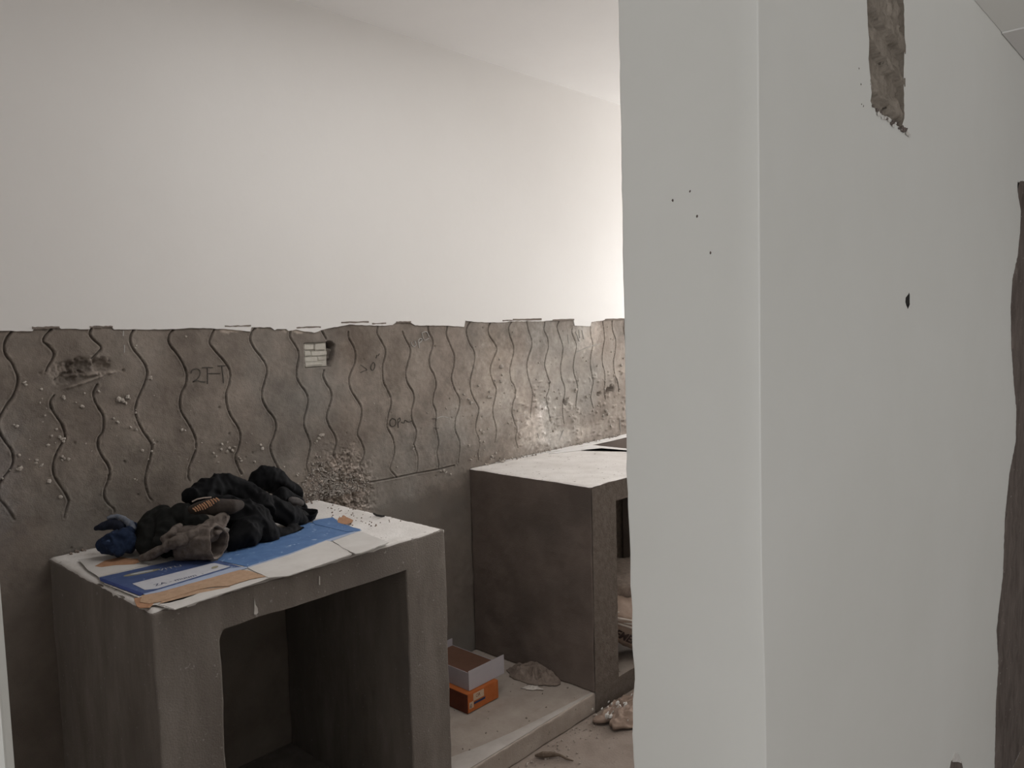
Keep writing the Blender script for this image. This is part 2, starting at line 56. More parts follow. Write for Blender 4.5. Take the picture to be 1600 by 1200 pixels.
TOPCRUMB = [[1.5801,2.3292],[1.6099,2.3648],[1.5447,2.2746],[1.5208,2.2366],[1.5716,2.2669],[1.5794,2.2708],[1.6178,2.2537],[1.6262,2.2512],[1.6434,2.398],[1.494,2.1912],[1.6307,2.3835],[1.6139,1.9901],[1.5167,2.0195],[1.5309,2.0129],[1.5603,2.1285]]
LOBES = {"trousers":[[[1.0436,2.25,1.0816,0.0265],[1.1031,2.27,1.0838,0.0407],[1.1599,2.28,1.0884,0.0435],[1.2063,2.27,1.0633,0.04],[1.2434,2.25,1.0306,0.0443],[1.2445,2.2,1.0129,0.0358]],[[1.3049,2.38,1.0616,0.0191],[1.3594,2.38,1.0719,0.0388],[1.406,2.38,1.0421,0.0437],[1.4472,2.37,1.0027,0.0331],[1.468,2.36,0.9913,0.0199]],[[1.1482,2.18,1.0132,0.0461],[1.1837,2.16,0.9893,0.0541],[1.1333,2.12,0.9677,0.0452],[1.0875,2.1,0.953,0.0258]],[[1.1837,2.16,0.9893,0.0502],[1.2068,2.13,0.9498,0.0386],[1.2211,2.12,0.9285,0.0232]],[[1.2845,2.22,1.0002,0.0405],[1.3233,2.2,0.9726,0.0367],[1.386,2.22,0.9442,0.0293]],[[1.2397,2.14,0.9309,0.0294],[1.2896,2.15,0.922,0.0319],[1.3341,2.17,0.9212,0.0244]],[[1.3678,2.3,1.009,0.0339],[1.419,2.3,0.9732,0.0301],[1.4249,2.28,0.9531,0.03]],[[1.0865,2.22,1.0584,0.0266],[1.1359,2.2,1.042,0.0308],[1.1755,2.18,1.0175,0.0387]]],"lining":[[[1.3871,2.27,1.0008,0.0148],[1.4154,2.27,0.9868,0.0149]]],"waist":[[[0.9949,2.15,1.0652,0.0127],[1.0191,2.13,1.0689,0.0199],[1.0508,2.11,1.0674,0.0255],[1.0841,2.1,1.0642,0.0239],[1.1117,2.1,1.0626,0.0167]]],"shirt":[[[0.8658,2.19,0.947,0.0106],[0.8852,2.16,0.9605,0.0123],[0.9013,2.13,0.98,0.014],[0.9134,2.1,0.9967,0.0156],[0.9293,2.08,1.0036,0.0156]],[[0.9105,2.14,1.0011,0.0141],[0.9282,2.13,1.0168,0.0123],[0.9558,2.15,1.0257,0.0107]],[[0.9387,2.1,1.0052,0.0158],[0.9583,2.08,1.0113,0.0175],[0.9915,2.08,1.0184,0.0177],[1.0287,2.09,1.027,0.018],[1.0557,2.1,1.042,0.0164],[1.0726,2.12,1.0543,0.0147]],[[0.9684,2.12,0.9842,0.0249],[0.9888,2.1,0.9939,0.0285],[1.0179,2.09,1.0037,0.0251]],[[1.0229,2.07,1.0059,0.0107],[1.0515,2.08,1.0164,0.009],[1.0688,2.1,1.0356,0.0091]]],"dark":[[[0.9903,2.33,1.0266,0.0267],[0.9522,2.31,1.0086,0.0412],[0.9227,2.27,0.9837,0.0404],[0.8979,2.24,0.9611,0.0253],[0.8915,2.21,0.9461,0.0143]],[[0.9766,2.27,1.0212,0.0373],[0.9481,2.21,0.9918,0.0309],[0.9165,2.19,0.973,0.0215]],[[1.0068,2.24,1.0271,0.0411],[1.0269,2.2,1.0101,0.0372],[0.9956,2.16,0.9971,0.0218]],[[0.9281,2.17,0.9556,0.0179],[0.9601,2.15,0.9461,0.018]]],"blue":[[[0.8204,2.33,0.9706,0.0217],[0.8392,2.31,0.9772,0.0344],[0.8602,2.3,0.9852,0.0309],[0.8705,2.28,0.9678,0.0217]],[[0.839,2.28,0.9642,0.0215],[0.8825,2.32,0.9899,0.0221]],[[0.8954,2.35,1.0067,0.0149],[0.9216,2.35,0.9897,0.0169]]],"bluedark":[[[0.8257,2.4,1.0061,0.0074],[0.8451,2.39,1.0111,0.0148],[0.868,2.38,1.0135,0.0168],[0.874,2.35,1.0075,0.0148]]],"bluepale":[[[0.8588,2.39,1.0328,0.0056],[0.8766,2.38,1.0364,0.0075],[0.8898,2.36,1.0272,0.0075],[0.8934,2.33,1.016,0.0111],[0.8976,2.32,1.0035,0.0092]]]}
SLEEVE = [1.0128, 2.05, 0.9753, 0.0513]
CUFF = [1.4126, 2.2, 0.963, 0.0356]
STITCH = [[[0.9692, 2.09, 1.0825], [0.9776, 2.09, 1.0719]], [[0.9747, 2.09, 1.085], [0.9849, 2.09, 1.0722]], [[0.9821, 2.09, 1.0872], [0.9905, 2.09, 1.0729]], [[0.9878, 2.09, 1.0897], [0.9978, 2.09, 1.0733]], [[0.9951, 2.09, 1.0901], [1.0053, 2.09, 1.0736]], [[1.0008, 2.09, 1.0926], [1.011, 2.09, 1.0761]], [[1.0084, 2.09, 1.0948], [1.0186, 2.09, 1.0783]], [[1.014, 2.09, 1.0955], [1.0242, 2.09, 1.079]], [[1.0216, 2.09, 1.0977], [1.0301, 2.09, 1.0834]], [[1.0291, 2.09, 1.0981], [1.0379, 2.09, 1.0874]], [[1.0367, 2.09, 1.0986], [1.0457, 2.09, 1.0896]]]
HEM = [[[0.9684, 2.09, 1.1005], [0.9832, 2.09, 1.1049], [1.0016, 2.09, 1.1051], [1.0238, 2.09, 1.1028]]]
# ---------------------------------------------------------------- helpers
def tag(o, label=None, cat=None, group=None, kind=None):
    if label: o['label'] = label
    if cat: o['category'] = cat
    if group: o['group'] = group
    if kind: o['kind'] = kind
    return o
def empty(name, loc, label, cat, group=None):
    o = bpy.data.objects.new(name, None); COL.objects.link(o); o.location = loc
    o.empty_display_size = .05
    return tag(o, label, cat, group)
def link(name, me, mat, parent=None, smooth=False):
    if mat and not me.materials: me.materials.append(mat)
    o = bpy.data.objects.new(name, me); COL.objects.link(o)
    if parent:
        o.parent = parent; o.matrix_parent_inverse = Matrix.Translation(-parent.location)
    if smooth:
        me.polygons.foreach_set('use_smooth', [True]*len(me.polygons))
    return o
def frombm(name, bm, mat, parent=None, smooth=False):
    me = bpy.data.meshes.new(name); bm.to_mesh(me); bm.free()
    return link(name, me, mat, parent, smooth)
def pyd(name, v, f, mat, parent=None, smooth=False):
    me = bpy.data.meshes.new(name); me.from_pydata([tuple(p) for p in v], [], f); me.update()
    return link(name, me, mat, parent, smooth)
def addbox(bm, x0, x1, y0, y1, z0, z1, M=None):
    vs = [bm.verts.new(p) for p in [(x0,y0,z0),(x1,y0,z0),(x1,y1,z0),(x0,y1,z0),(x0,y0,z1),(x1,y0,z1),(x1,y1,z1),(x0,y1,z1)]]
    for f in [(0,3,2,1),(4,5,6,7),(0,1,5,4),(1,2,6,5),(2,3,7,6),(3,0,4,7)]: bm.faces.new([vs[i] for i in f])
    if M: bmesh.ops.transform(bm, matrix=M, verts=vs)
    return vs
def box(name, b, mat, parent=None):
    bm = bmesh.new(); addbox(bm, *b); return frombm(name, bm, mat, parent)
def nz(p, s, seed=0):
    return noise.noise(Vector((p[0]*s+seed, p[1]*s+seed*.7, p[2]*s)))
def rough_box(name, b, mat, parent=None, step=.02, amp=.0025, bev=.006, flush=()):
    """box of cast or plastered masonry: subdivided, edges worn, faces gently uneven"""
    x0,x1,y0,y1,z0,z1 = b
    bm = bmesh.new(); addbox(bm, *b)
    ed = [e for e in bm.edges if not any(all(abs(v.co[a]-c) < 1e-6 for v in e.verts) for a, c in flush)]
    if bev: bmesh.ops.bevel(bm, geom=ed, offset=bev, segments=3, profile=.6, affect='EDGES')
    for a, (lo, hi) in enumerate(((x0,x1),(y0,y1),(z0,z1))):
        n = max(1, int((hi-lo)/step))
        for k in range(1, n):
            c = [0,0,0]; no = [0,0,0]; c[a] = lo+(hi-lo)*k/n; no[a] = 1
            bmesh.ops.bisect_plane(bm, geom=bm.verts[:]+bm.edges[:]+bm.faces[:], plane_co=c, plane_no=no)
    for v in bm.verts:
        p = v.co.copy()
        d = Vector((nz(p, 9, 3)+.6*nz(p, 31, 5), nz(p, 9, 13)+.6*nz(p, 31, 15), nz(p, 9, 23)+.6*nz(p, 31, 25)))*amp
        v.co += d
    return frombm(name, bm, mat, parent, smooth=False)

# ---------------------------------------------------------------- materials
def mat(name, c1, c2=None, scale=6, rough=.9, bump=.0, bscale=200, streak=False, spots=None, mid=.5, spec=.3, c3=None, s3=1.5):
    m = bpy.data.materials.new(name); m.use_nodes = True; nt = m.node_tree; N = nt.nodes; L = nt.links
    b = N['Principled BSDF']; b.inputs['Roughness'].default_value = rough
    b.inputs['Specular IOR Level'].default_value = spec
    geo = N.new('ShaderNodeNewGeometry')
    pos = geo.outputs['Position']
    if streak:
        mp = N.new('ShaderNodeVectorMath'); mp.operation = 'MULTIPLY'; L.new(pos, mp.inputs[0]); mp.inputs[1].default_value = (1, 1, .28); pos = mp.outputs[0]
    c = c1
    if c2 is None:
        b.inputs['Base Color'].default_value = (*c1, 1); out = None
    else:
        n = N.new('ShaderNodeTexNoise'); n.inputs['Scale'].default_value = scale; n.inputs['Detail'].default_value = 8; n.inputs['Roughness'].default_value = .65
        L.new(pos, n.inputs['Vector'])
        r = N.new('ShaderNodeValToRGB'); r.color_ramp.elements[0].position = mid-.2; r.color_ramp.elements[1].position = mid+.2
        r.color_ramp.elements[0].color = (*c1, 1); r.color_ramp.elements[1].color = (*c2, 1)
        L.new(n.outputs['Fac'], r.inputs['Fac']); out = r.outputs['Color']
        if c3:
            n3 = N.new('ShaderNodeTexNoise'); n3.inputs['Scale'].default_value = s3; n3.inputs['Detail'].default_value = 5
            L.new(pos, n3.inputs['Vector'])
            r3 = N.new('ShaderNodeValToRGB'); r3.color_ramp.elements[0].position = .48; r3.color_ramp.elements[1].position = .66
            L.new(n3.outputs['Fac'], r3.inputs['Fac'])
            mx = N.new('ShaderNodeMix'); mx.data_type = 'RGBA'; L.new(r3.outputs['Color'], mx.inputs[0]); L.new(out, mx.inputs[6]); mx.inputs[7].default_value = (*c3, 1)
            out = mx.outputs[2]
        if spots:
            sc_, thr, col = spots
            n2 = N.new('ShaderNodeTexNoise'); n2.inputs['Scale'].default_value = sc_; n2.inputs['Detail'].default_value = 3
            L.new(geo.outputs['Position'], n2.inputs['Vector'])
            r2 = N.new('ShaderNodeValToRGB'); r2.color_ramp.elements[0].position = thr; r2.color_ramp.elements[1].position = thr+.06
            L.new(n2.outputs['Fac'], r2.inputs['Fac'])
            mx = N.new('ShaderNodeMix'); mx.data_type = 'RGBA'; L.new(r2.outputs['Color'], mx.inputs[0]); L.new(out, mx.inputs[6]); mx.inputs[7].default_value = (*col, 1)
            out = mx.outputs[2]
        L.new(out, b.inputs['Base Color'])
    if bump:
        nb = N.new('ShaderNodeTexNoise'); nb.inputs['Scale'].default_value = bscale; nb.inputs['Detail'].default_value = 5
        L.new(geo.outputs['Position'], nb.inputs['Vector'])
        bp = N.new('ShaderNodeBump'); bp.inputs['Strength'].default_value = 1; bp.inputs['Distance'].default_value = bump
        L.new(nb.outputs['Fac'], bp.inputs['Height']); L.new(bp.outputs['Normal'], b.inputs['Normal'])
    return m
def tint(m, attr='tint'):
    """multiply the base colour by a per-vertex map of stains, whitewash and groove shade"""
    nt = m.node_tree; b = nt.nodes['Principled BSDF']; src = b.inputs['Base Color'].links[0].from_socket
    a = nt.nodes.new('ShaderNodeVertexColor'); a.layer_name = attr
    mx = nt.nodes.new('ShaderNodeMix'); mx.data_type = 'RGBA'; mx.blend_type = 'MULTIPLY'; mx.inputs[0].default_value = 1
    nt.links.new(src, mx.inputs[6]); nt.links.new(a.outputs['Color'], mx.inputs[7]); nt.links.new(mx.outputs[2], b.inputs['Base Color'])
    return m
M = {}
M['paint'] = mat('white_wall_paint', (.70, .675, .655), (.73, .708, .69), 1.4, .55, .0004, 30, spec=.35)
M['hallpaint'] = mat('grey_white_hall_paint', (.64, .63, .595), (.68, .67, .64), 1.6, .5, .0004, 25, spec=.35)
M['ceil'] = mat('ceiling_paint', (.72, .70, .685), (.76, .74, .725), 1.2, .7)
M['plaster'] = tint(mat('bare_cement_plaster', (.165, .136, .116), (.245, .21, .18), 5, .95, .0010, 260, c3=(.21, .19, .17), s3=2.2, spec=.15))
M['plaster2'] = mat('bare_cement_plaster_plain', (.17, .138, .118), (.235, .198, .17), 5, .95, .0015, 220, spec=.15)
M['concrete'] = mat('counter_cement', (.16, .138, .120), (.25, .222, .20), 14, .92, .0018, 200, streak=True, c3=(.165, .145, .13), s3=4, spots=(90, .68, (.32, .30, .28)), spec=.2)
M['roughcon'] = mat('rough_cement_render', (.105, .085, .071), (.165, .137, .118), 40, .95, .002, 160, spec=.1)
M['farcement'] = mat('brown_counter_cement', (.132, .103, .088), (.185, .148, .128), 7, .92, .0012, 200, c3=(.115, .092, .08), s3=3, spec=.2)
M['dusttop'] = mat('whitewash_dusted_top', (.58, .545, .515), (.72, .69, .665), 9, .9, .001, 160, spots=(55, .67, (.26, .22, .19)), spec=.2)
M['plinth'] = mat('plinth_dusty_cement', (.30, .25, .215), (.42, .365, .32), 7, .95, .001, 150, spots=(48, .69, (.16, .13, .11)), spec=.15)
M['plinthedge'] = mat('plinth_worn_edge', (.38, .34, .31), (.47, .43, .40), 12, .95)
M['floor'] = mat('dusty_floor', (.215, .17, .142), (.30, .25, .215), 6, .95, .0015, 120, spots=(70, .67, (.15, .12, .10)), spec=.15)
M['crumb'] = mat('mortar_crumbs', (.30, .26, .225), (.45, .41, .37), 90, .95)
M['grit'] = mat('spattered_grit', (.16, .135, .115), (.42, .385, .35), 120, .95)
M['chip'] = mat('white_plaster_chips', (.50, .47, .44), (.66, .63, .60), 60, .9)
M['pencil'] = mat('pencil_writing', (.055, .048, .042), (.09, .08, .07), 200, .9)
M['chalk'] = mat('chalk_writing', (.34, .32, .30), (.42, .40, .38), 200, .95)
M['bricks'] = mat('whitewashed_brick', (.42, .39, .34), (.55, .52, .47), 40, .9, .001, 120)
M['hole'] = mat('dark_cavity_mortar', (.05, .038, .03), (.09, .07, .055), 60, .95)
M['cardwhite'] = mat('carton_white_face', (.52, .49, .465), (.60, .575, .55), 12, .8, spec=.2)
M['cardblue'] = mat('carton_blue_print', (.042, .068, .17), (.065, .10, .225), 30, .55, spots=(60, .66, (.30, .38, .52)), spec=.4)
M['cardblue2'] = mat('carton_light_blue_print', (.065, .14, .31), (.115, .21, .40), 35, .5, spots=(45, .63, (.34, .44, .60)), spec=.45)
M['cardnavy'] = mat('carton_navy_edge', (.02, .035, .13), (.03, .05, .17), 30, .6)
M['cardrim'] = mat('carton_pale_blue_rim', (.30, .35, .47), (.38, .43, .54), 30, .6)
M['label'] = mat('carton_pale_label', (.44, .44, .475), (.50, .50, .53), 30, .6)
M['kraft'] = mat('torn_kraft_board', (.34, .22, .14), (.45, .30, .20), 70, .9, .0008, 300, streak=False)
M['kraftdark'] = mat('torn_kraft_dark', (.30, .15, .085), (.42, .24, .14), 60, .9)
M['ink'] = mat('carton_ink', (.03, .04, .09))
M['inkwhite'] = mat('carton_white_ink', (.42, .43, .45))
M['gold'] = mat('carton_olive_print', (.22, .20, .14), (.28, .26, .19), 60, .7)
M['black'] = mat('black_cloth', (.0025, .0026, .0032), (.0055, .0055, .0066), 40, .85, .0005, 900, spec=.14)
M['darkrag'] = mat('dark_green_black_cloth', (.005, .0055, .0048), (.010, .010, .009), 40, .9, .0006, 800, spec=.2)
M['brownwaist'] = mat('dark_brown_waistband', (.028, .021, .018), (.045, .034, .028), 60, .85, .0005, 900)
M['shirt'] = mat('grey_brown_knit', (.075, .058, .050), (.19, .16, .142), 55, .95, .0012, 700, spec=.1)
M['shirtin'] = mat('grey_brown_knit_shaded', (.07, .055, .05), (.11, .09, .08), 55, .95, .0012, 700, spec=.1)  # same knit made darker, painting the shade inside the sleeve
M['grey'] = mat('grey_lining', (.075, .068, .066), (.10, .09, .088), 60, .9, .0006, 900)
M['blue'] = mat('navy_blue_cloth', (.004, .010, .030), (.013, .026, .062), 80, .9, .0012, 500, spots=(70, .66, (.06, .09, .17)))
M['bluedark'] = mat('blackish_blue_cloth', (.006, .008, .018), (.012, .015, .028), 60, .9)
M['bluepale'] = mat('dusty_pale_blue_cloth', (.09, .11, .15), (.20, .21, .24), 60, .95)
M['stitch'] = mat('orange_stitching', (.36, .185, .10), (.44, .24, .14), 60, .8)
M['hem'] = mat('pale_hem', (.26, .21, .18))
M['orange'] = mat('orange_carton', (.40, .105, .025), (.48, .14, .04), 25, .6)
M['orangeshade'] = mat('orange_carton_shade', (.10, .025, .012), (.14, .035, .016), 25, .6)
M['wbox'] = mat('white_carton', (.42, .39, .42), (.48, .45, .475), 12, .6)
M['wboxin'] = mat('brown_carton_inside', (.11, .055, .035), (.15, .075, .05), 12, .8)  # brown board, its colour darkened for the weaker light inside the box
M['sticker'] = mat('carton_sticker', (.50, .36, .25), (.58, .43, .31), 60, .7)
M['rag'] = mat('dusty_burlap', (.17, .13, .105), (.28, .225, .19), 60, .95, .0015, 400)
M['paper'] = mat('white_paper_scrap', (.50, .45, .41), (.60, .55, .51), 40, .9)
M['sack'] = mat('cement_sack_paper', (.24, .17, .13), (.34, .255, .205), 20, .85, .0008, 120)
M['sackwhite'] = mat('cement_sack_pale_print', (.40, .34, .295), (.50, .44, .39), 60, .8)
M['sackink'] = mat('sack_ink', (.045, .028, .025))
M['twig'] = mat('dry_brown_strip', (.10, .07, .05), (.16, .12, .09), 90, .9)
M['metal'] = mat('window_frame_paint', (.30, .30, .30), (.34, .34, .34), 20, .5)
M['nearblack'] = mat('near_black', (.02, .02, .02), (.05, .045, .04), 60, .7)
M['lintelpaint'] = mat('loft_paint', (.84, .83, .80), (.86, .85, .82), 2, .7)

# ---------------------------------------------------------------- room shell
ZC = 2.729; YW = 2.5; DP = .5; XB = 1.083; YB = .737; XJ = .122
XE = 6.2                                             # kitchen end wall
tag(box('floor', (-2.6, 7.2, -3.2, 2.9, -.15, 0), M['floor']), kind='structure')
tag(box('ceiling', (-2.6, 7.2, -3.2, 2.9, ZC, ZC+.12), M['ceil']), kind='structure')

# bare plaster on the back wall: relief surface with the scored wavy key lines, broken spots and lumps
ZL = .80; ZT = 1.60
xs = [.50]
while xs[-1] < 3.75: xs.append(xs[-1] + .0019 + .0007*(xs[-1]-.5))
xs = np.array(xs); zs = np.arange(ZL, ZT+.0022, .0022)
X, Z = np.meshgrid(xs, zs); D = np.zeros_like(X); Tn = np.ones(X.shape+(3,))
def seg_dist(L, pad):
    """distance from the grid to a polyline, only evaluated near it"""
    best = np.full(X.shape, 9.0)
    for (x0, z0), (x1, z1) in zip(L[:-1], L[1:]):
        i0 = np.searchsorted(xs, min(x0,x1)-pad); i1 = np.searchsorted(xs, max(x0,x1)+pad)
        j0 = np.searchsorted(zs, min(z0,z1)-pad); j1 = np.searchsorted(zs, max(z0,z1)+pad)
        if i1 <= i0 or j1 <= j0: continue
        gx = X[j0:j1, i0:i1]; gz = Z[j0:j1, i0:i1]; dx, dz = x1-x0, z1-z0
        t = np.clip(((gx-x0)*dx+(gz-z0)*dz)/(dx*dx+dz*dz+1e-12), 0, 1)
        d = np.hypot(gx-x0-t*dx, gz-z0-t*dz)
        best[j0:j1, i0:i1] = np.minimum(best[j0:j1, i0:i1], d)
    return best
def smooth_line(L, k=4):
    """Catmull-Rom through the traced points"""
    P = [np.array(p) for p in L]; P = [2*P[0]-P[1]]+P+[2*P[-1]-P[-2]]; out = []
    for i in range(1, len(P)-2):
        a, b, c, d = P[i-1:i+3]
        for j in range(k):
            t = j/k; out.append(.5*((2*b)+(-a+c)*t+(2*a-5*b+4*c-d)*t*t+(-a+3*b-3*c+d)*t**3))
    out.append(P[-2]); return [tuple(p) for p in out]
def vnoise(s, seed):
    """tileless value noise on the grid"""
    rng = np.random.RandomState(seed); gx = X*s+50; gz = Z*s+50
    T = rng.rand(512, 512); ix = np.floor(gx).astype(int); iz = np.floor(gz).astype(int); fx = gx-ix; fz = gz-iz
    fx = fx*fx*(3-2*fx); fz = fz*fz*(3-2*fz); g = lambda a, b: T[a % 512, b % 512]
    return (g(ix,iz)*(1-fx)+g(ix+1,iz)*fx)*(1-fz)+(g(ix,iz+1)*(1-fx)+g(ix+1,iz+1)*fx)*fz - .5
D += .0030*vnoise(7, 1) + .0016*vnoise(28, 2) + .0008*vnoise(90, 3) + .0005*vnoise(260, 4)
n5 = vnoise(120, 5); n6 = vnoise(45, 6)
for gi, L in enumerate(GROOVES):
    d = seg_dist(smooth_line(L), .02)
    strong = np.clip((Z-ZL-.10)*4, .45, 1) if gi != len(GROOVES)-1 else .7
    wdt = (.0024+.0010*n6+.0007*n5)*(1.0 + .12*(X-1.5))
    g = np.exp(-(d/wdt)**4)
    D += g*(.0085+.004*n5)*strong
    D -= .0014*np.exp(-((d-.0065)/.0028)**2)*(n5 > -.05)      # burr thrown up beside the cut
    Tn *= (1-.35*g*strong)[..., None]  # cuts also darkened in the tint, deepening their shade
def blob(cx, cz, rx, rz, dep, pw=2, rag=.25, seed=9, ang=0):
    ca, sa = math.cos(ang), math.sin(ang); ux = (X-cx)*ca+(Z-cz)*sa; uz = -(X-cx)*sa+(Z-cz)*ca
    r = np.hypot(ux/rx, uz/rz) + rag*vnoise(60, seed)+rag*.6*vnoise(170, seed+1)
    return dep*np.exp(-r**pw)
# broken spot on the left
cr_ = blob(.845, 1.474, .030, .020, .020, 4, .5, 11)+blob(.903, 1.472, .024, .022, .019, 4, .5, 12)+blob(.815, 1.443, .038, .014, .020, 4, .6, 13, .25)+blob(.80, 1.468, .03, .02, .008, 4, .6, 21)
D += np.minimum(cr_, .026) + (cr_ > .006)*.007*vnoise(150, 14)
rid = blob(.875, 1.448, .060, .006, 1, 4, .4, 15, .03)+blob(.86, 1.427, .060, .005, 1, 4, .4, 16, .28); D -= .010*np.clip(rid, 0, 1)
Tn *= (1+.45*np.clip(rid, 0, 1))[..., None]
# socket pocket with whitewashed brick in it, and the hole at its corner
pk = np.clip(1-np.maximum(np.abs(X-1.664)/.056, np.abs(Z-1.466)/.046)**10, 0, 1); D += .016*(pk > .02)
hl = blob(1.722, 1.500, .016, .012, .05, 4, .3, 17, -.4)+blob(1.731, 1.470, .007, .030, .035, 4, .3, 18, -.25)+blob(1.716, 1.436, .018, .007, .03, 4, .3, 19, .7); D += np.minimum(hl, .05)
hl2 = blob(3.13, 1.155, .014, .016, .03, 4, .6, 31)+blob(3.52, 1.185, .035, .016, .035, 4, .7, 32, .3)+blob(3.42, 1.17, .02, .012, .02, 4, .7, 33); D += np.minimum(hl2, .035)
for k in range(60):                                              # small pits and pock marks
    D += blob(random.uniform(.6, 3.6), random.uniform(.9, 1.55), .004, .004, random.uniform(.002, .005), 3, .1, 40+k % 5)
for k in range(150):                                             # coarse lumps near the sink counter
    D -= blob(random.uniform(2.75, 3.68), random.uniform(.93, 1.28), random.uniform(.006, .016), random.uniform(.004, .009), random.uniform(.002, .006), 2, .3, 50+k % 7)
# rough trowelled patch
ro = np.clip(blob(1.74, .93, .13, .15, 1.3, 4, .5, 25), 0, 1); D += ro*(.012*vnoise(120, 26)+.008*vnoise(260, 27))
# whitewash, damp and stains (their own shapes)
def wash(b, col): 
    global Tn
    b = np.clip(b, 0, 1)[..., None]; Tn = Tn*(1-b)+Tn*np.array(col)*b
wn = vnoise(35, 61)+.7*vnoise(140, 62)
wash(blob(2.90, 1.06, .11, .085, 1.1, 4, .9, 63)*(.75+.5*wn), (1.7, 1.78, 1.85))
wash(blob(2.93, 1.13, .045, .04, 1, 4, .9, 64), (1.25, 1.25, 1.28))
wash(blob(3.34, 1.50, .12, .09, .8, 4, .7, 65), (1.7, 1.75, 1.8))
wash(blob(3.15, .97, .30, .05, .8, 4, .6, 66), (1.6, 1.65, 1.7))
wash(blob(1.62, 1.563, .09, .014, 1.2, 6, .5, 67), (2.5, 2.5, 2.5))
wash(blob(1.33, 1.569, .045, .010, 1, 6, .9, 68), (2.2, 2.2, 2.2))
wash(blob(1.845, 1.49, .08, .09, .8, 3, .5, 69), (.72, .69, .66))
wash(blob(2.03, 1.42, .05, .13, .8, 3, .5, 70), (.72, .70, .68))
wash(blob(2.62, 1.47, .12, .10, .6, 3, .5, 71), (.86, .82, .78))
wash(blob(1.80, 1.43, .05, .10, .9, 3, .3, 72), (1.25, 1.25, 1.25))
wash(blob(2.45, 1.28, .50, .30, .85, 3, .4, 75), (1.42, 1.43, 1.44))
wash(blob(3.3, 1.25, .75, .38, .95, 3, .4, 73), (1.72, 1.75, 1.78))
wash(blob(.56, 1.15, .11, .20, .8, 3, .4, 74), (.95, 1.02, 1.15))
wash(blob(.95, 1.05, .35, .16, .6, 3, .4, 76), (.82, .84, .84))
wash(ro*np.clip(wn*2+.3, 0, 1), (1.9, 1.9, 1.95)); wash(ro*np.clip(-wn*2, 0, 1), (.5, .47, .45))
Tn *= (1+.30*vnoise(6, 81)+.24*vnoise(22, 82)+.16*vnoise(70, 83))[..., None]
fb = np.clip((Z-ZL)/.05, 0, 1); D = D*fb+.002*(1-fb); Tn = Tn*fb[..., None]+.92*(1-fb[..., None])
nx_, nz_ = len(xs), len(zs)
co = np.stack([X, YW+D, Z], -1).reshape(-1, 3)
idx = np.arange(nx_*nz_).reshape(nz_, nx_)
q = np.stack([idx[:-1,:-1], idx[:-1,1:], idx[1:,1:], idx[1:,:-1]], -1).reshape(-1, 4)
def gridmesh(name, co, q):
    me = bpy.data.meshes.new(name); me.vertices.add(len(co)); me.vertices.foreach_set('co', co.astype(np.float32).ravel())
    me.loops.add(q.size); me.loops.foreach_set('vertex_index', q.astype(np.int32).ravel())
    me.polygons.add(len(q)); me.polygons.foreach_set('loop_start', np.arange(0, q.size, 4, dtype=np.int32))
    me.update(calc_edges=True); return me
me = gridmesh('bare_plaster', co, q)
ca = me.color_attributes.new('tint', 'FLOAT_COLOR', 'POINT')
ca.data.foreach_set('color', np.concatenate([Tn.reshape(-1, 3), np.ones((nx_*nz_, 1))], 1).astype(np.float32).ravel())

# painted upper skin of the back wall, with its jagged lower edge standing proud of the bare plaster
E = EDGE; x_l, x_r = -2.5, XE
outline = [(x_l, E[0][1])] + [tuple(p) for p in E] + [(x_r, E[-1][1])]
def jag(L):
    out = []
    for (a, b) in zip(L[:-1], L[1:]):
        n = max(1, int(abs(b[0]-a[0])/.012)) if a[1] < 1.7 and b[1] < 1.7 and b[0] > .4 and a[0] < 3.8 else 1
        for k in range(n):
            t = k/n; out.append((a[0]+(b[0]-a[0])*t, a[1]+(b[1]-a[1])*t + (random.uniform(-.0011, .0011) if 0 < k else 0)))
    return out+[L[-1]]
outline = jag(outline)
def prism(name, pts, axis, c0, c1, mat_, parent=None, bow=0):
    """polygon extruded along an axis: 'Y' for wall skins, 'Z' for sheets"""
    bm = bmesh.new()
    P = (lambda p, c: (p[0], c, p[1])) if axis == 'Y' else (lambda p, c: (p[0], p[1], c))
    a = [bm.verts.new(P(p, c0)) for p in pts]; b = [bm.verts.new(P(p, c1)) for p in pts]
    bm.faces.new(a); bm.faces.new(b[::-1]); n = len(pts)
    for i in range(n): bm.faces.new((a[i], b[i], b[(i+1) % n], a[(i+1) % n]))
    bmesh.ops.triangulate(bm, faces=[f for f in bm.faces if len(f.verts) > 4])
    bmesh.ops.recalc_face_normals(bm, faces=bm.faces[:])
    return frombm(name, bm, mat_, parent)
def skin_wall(low, top, y0, y1):
    xs_ = [low[0][0]]
    for p in low[1:]: xs_.append(max(p[0], xs_[-1]+1e-5))
    v = []; f = []
    for x, p in zip(xs_, low): v += [(x, y0, p[1]), (x, y0, top), (x, y1, p[1]), (x, y1, top)]
    for i in range(len(low)-1):
        a = i*4; b = a+4; f += [(a, b, b+1, a+1), (a+2, a+3, b+3, b+2), (a, a+2, b+2, b), (a+1, b+1, b+3, a+3)]
    e = (len(low)-1)*4; f += [(0, 1, 3, 2), (e, e+2, e+3, e+1)]
    return pyd('wall_back', v, f, M['paint'])
wb = skin_wall(outline, ZC, YW-.005, YW+.03); tag(wb, kind='structure')
link('bare_plaster', me, M['plaster'], wb, True)
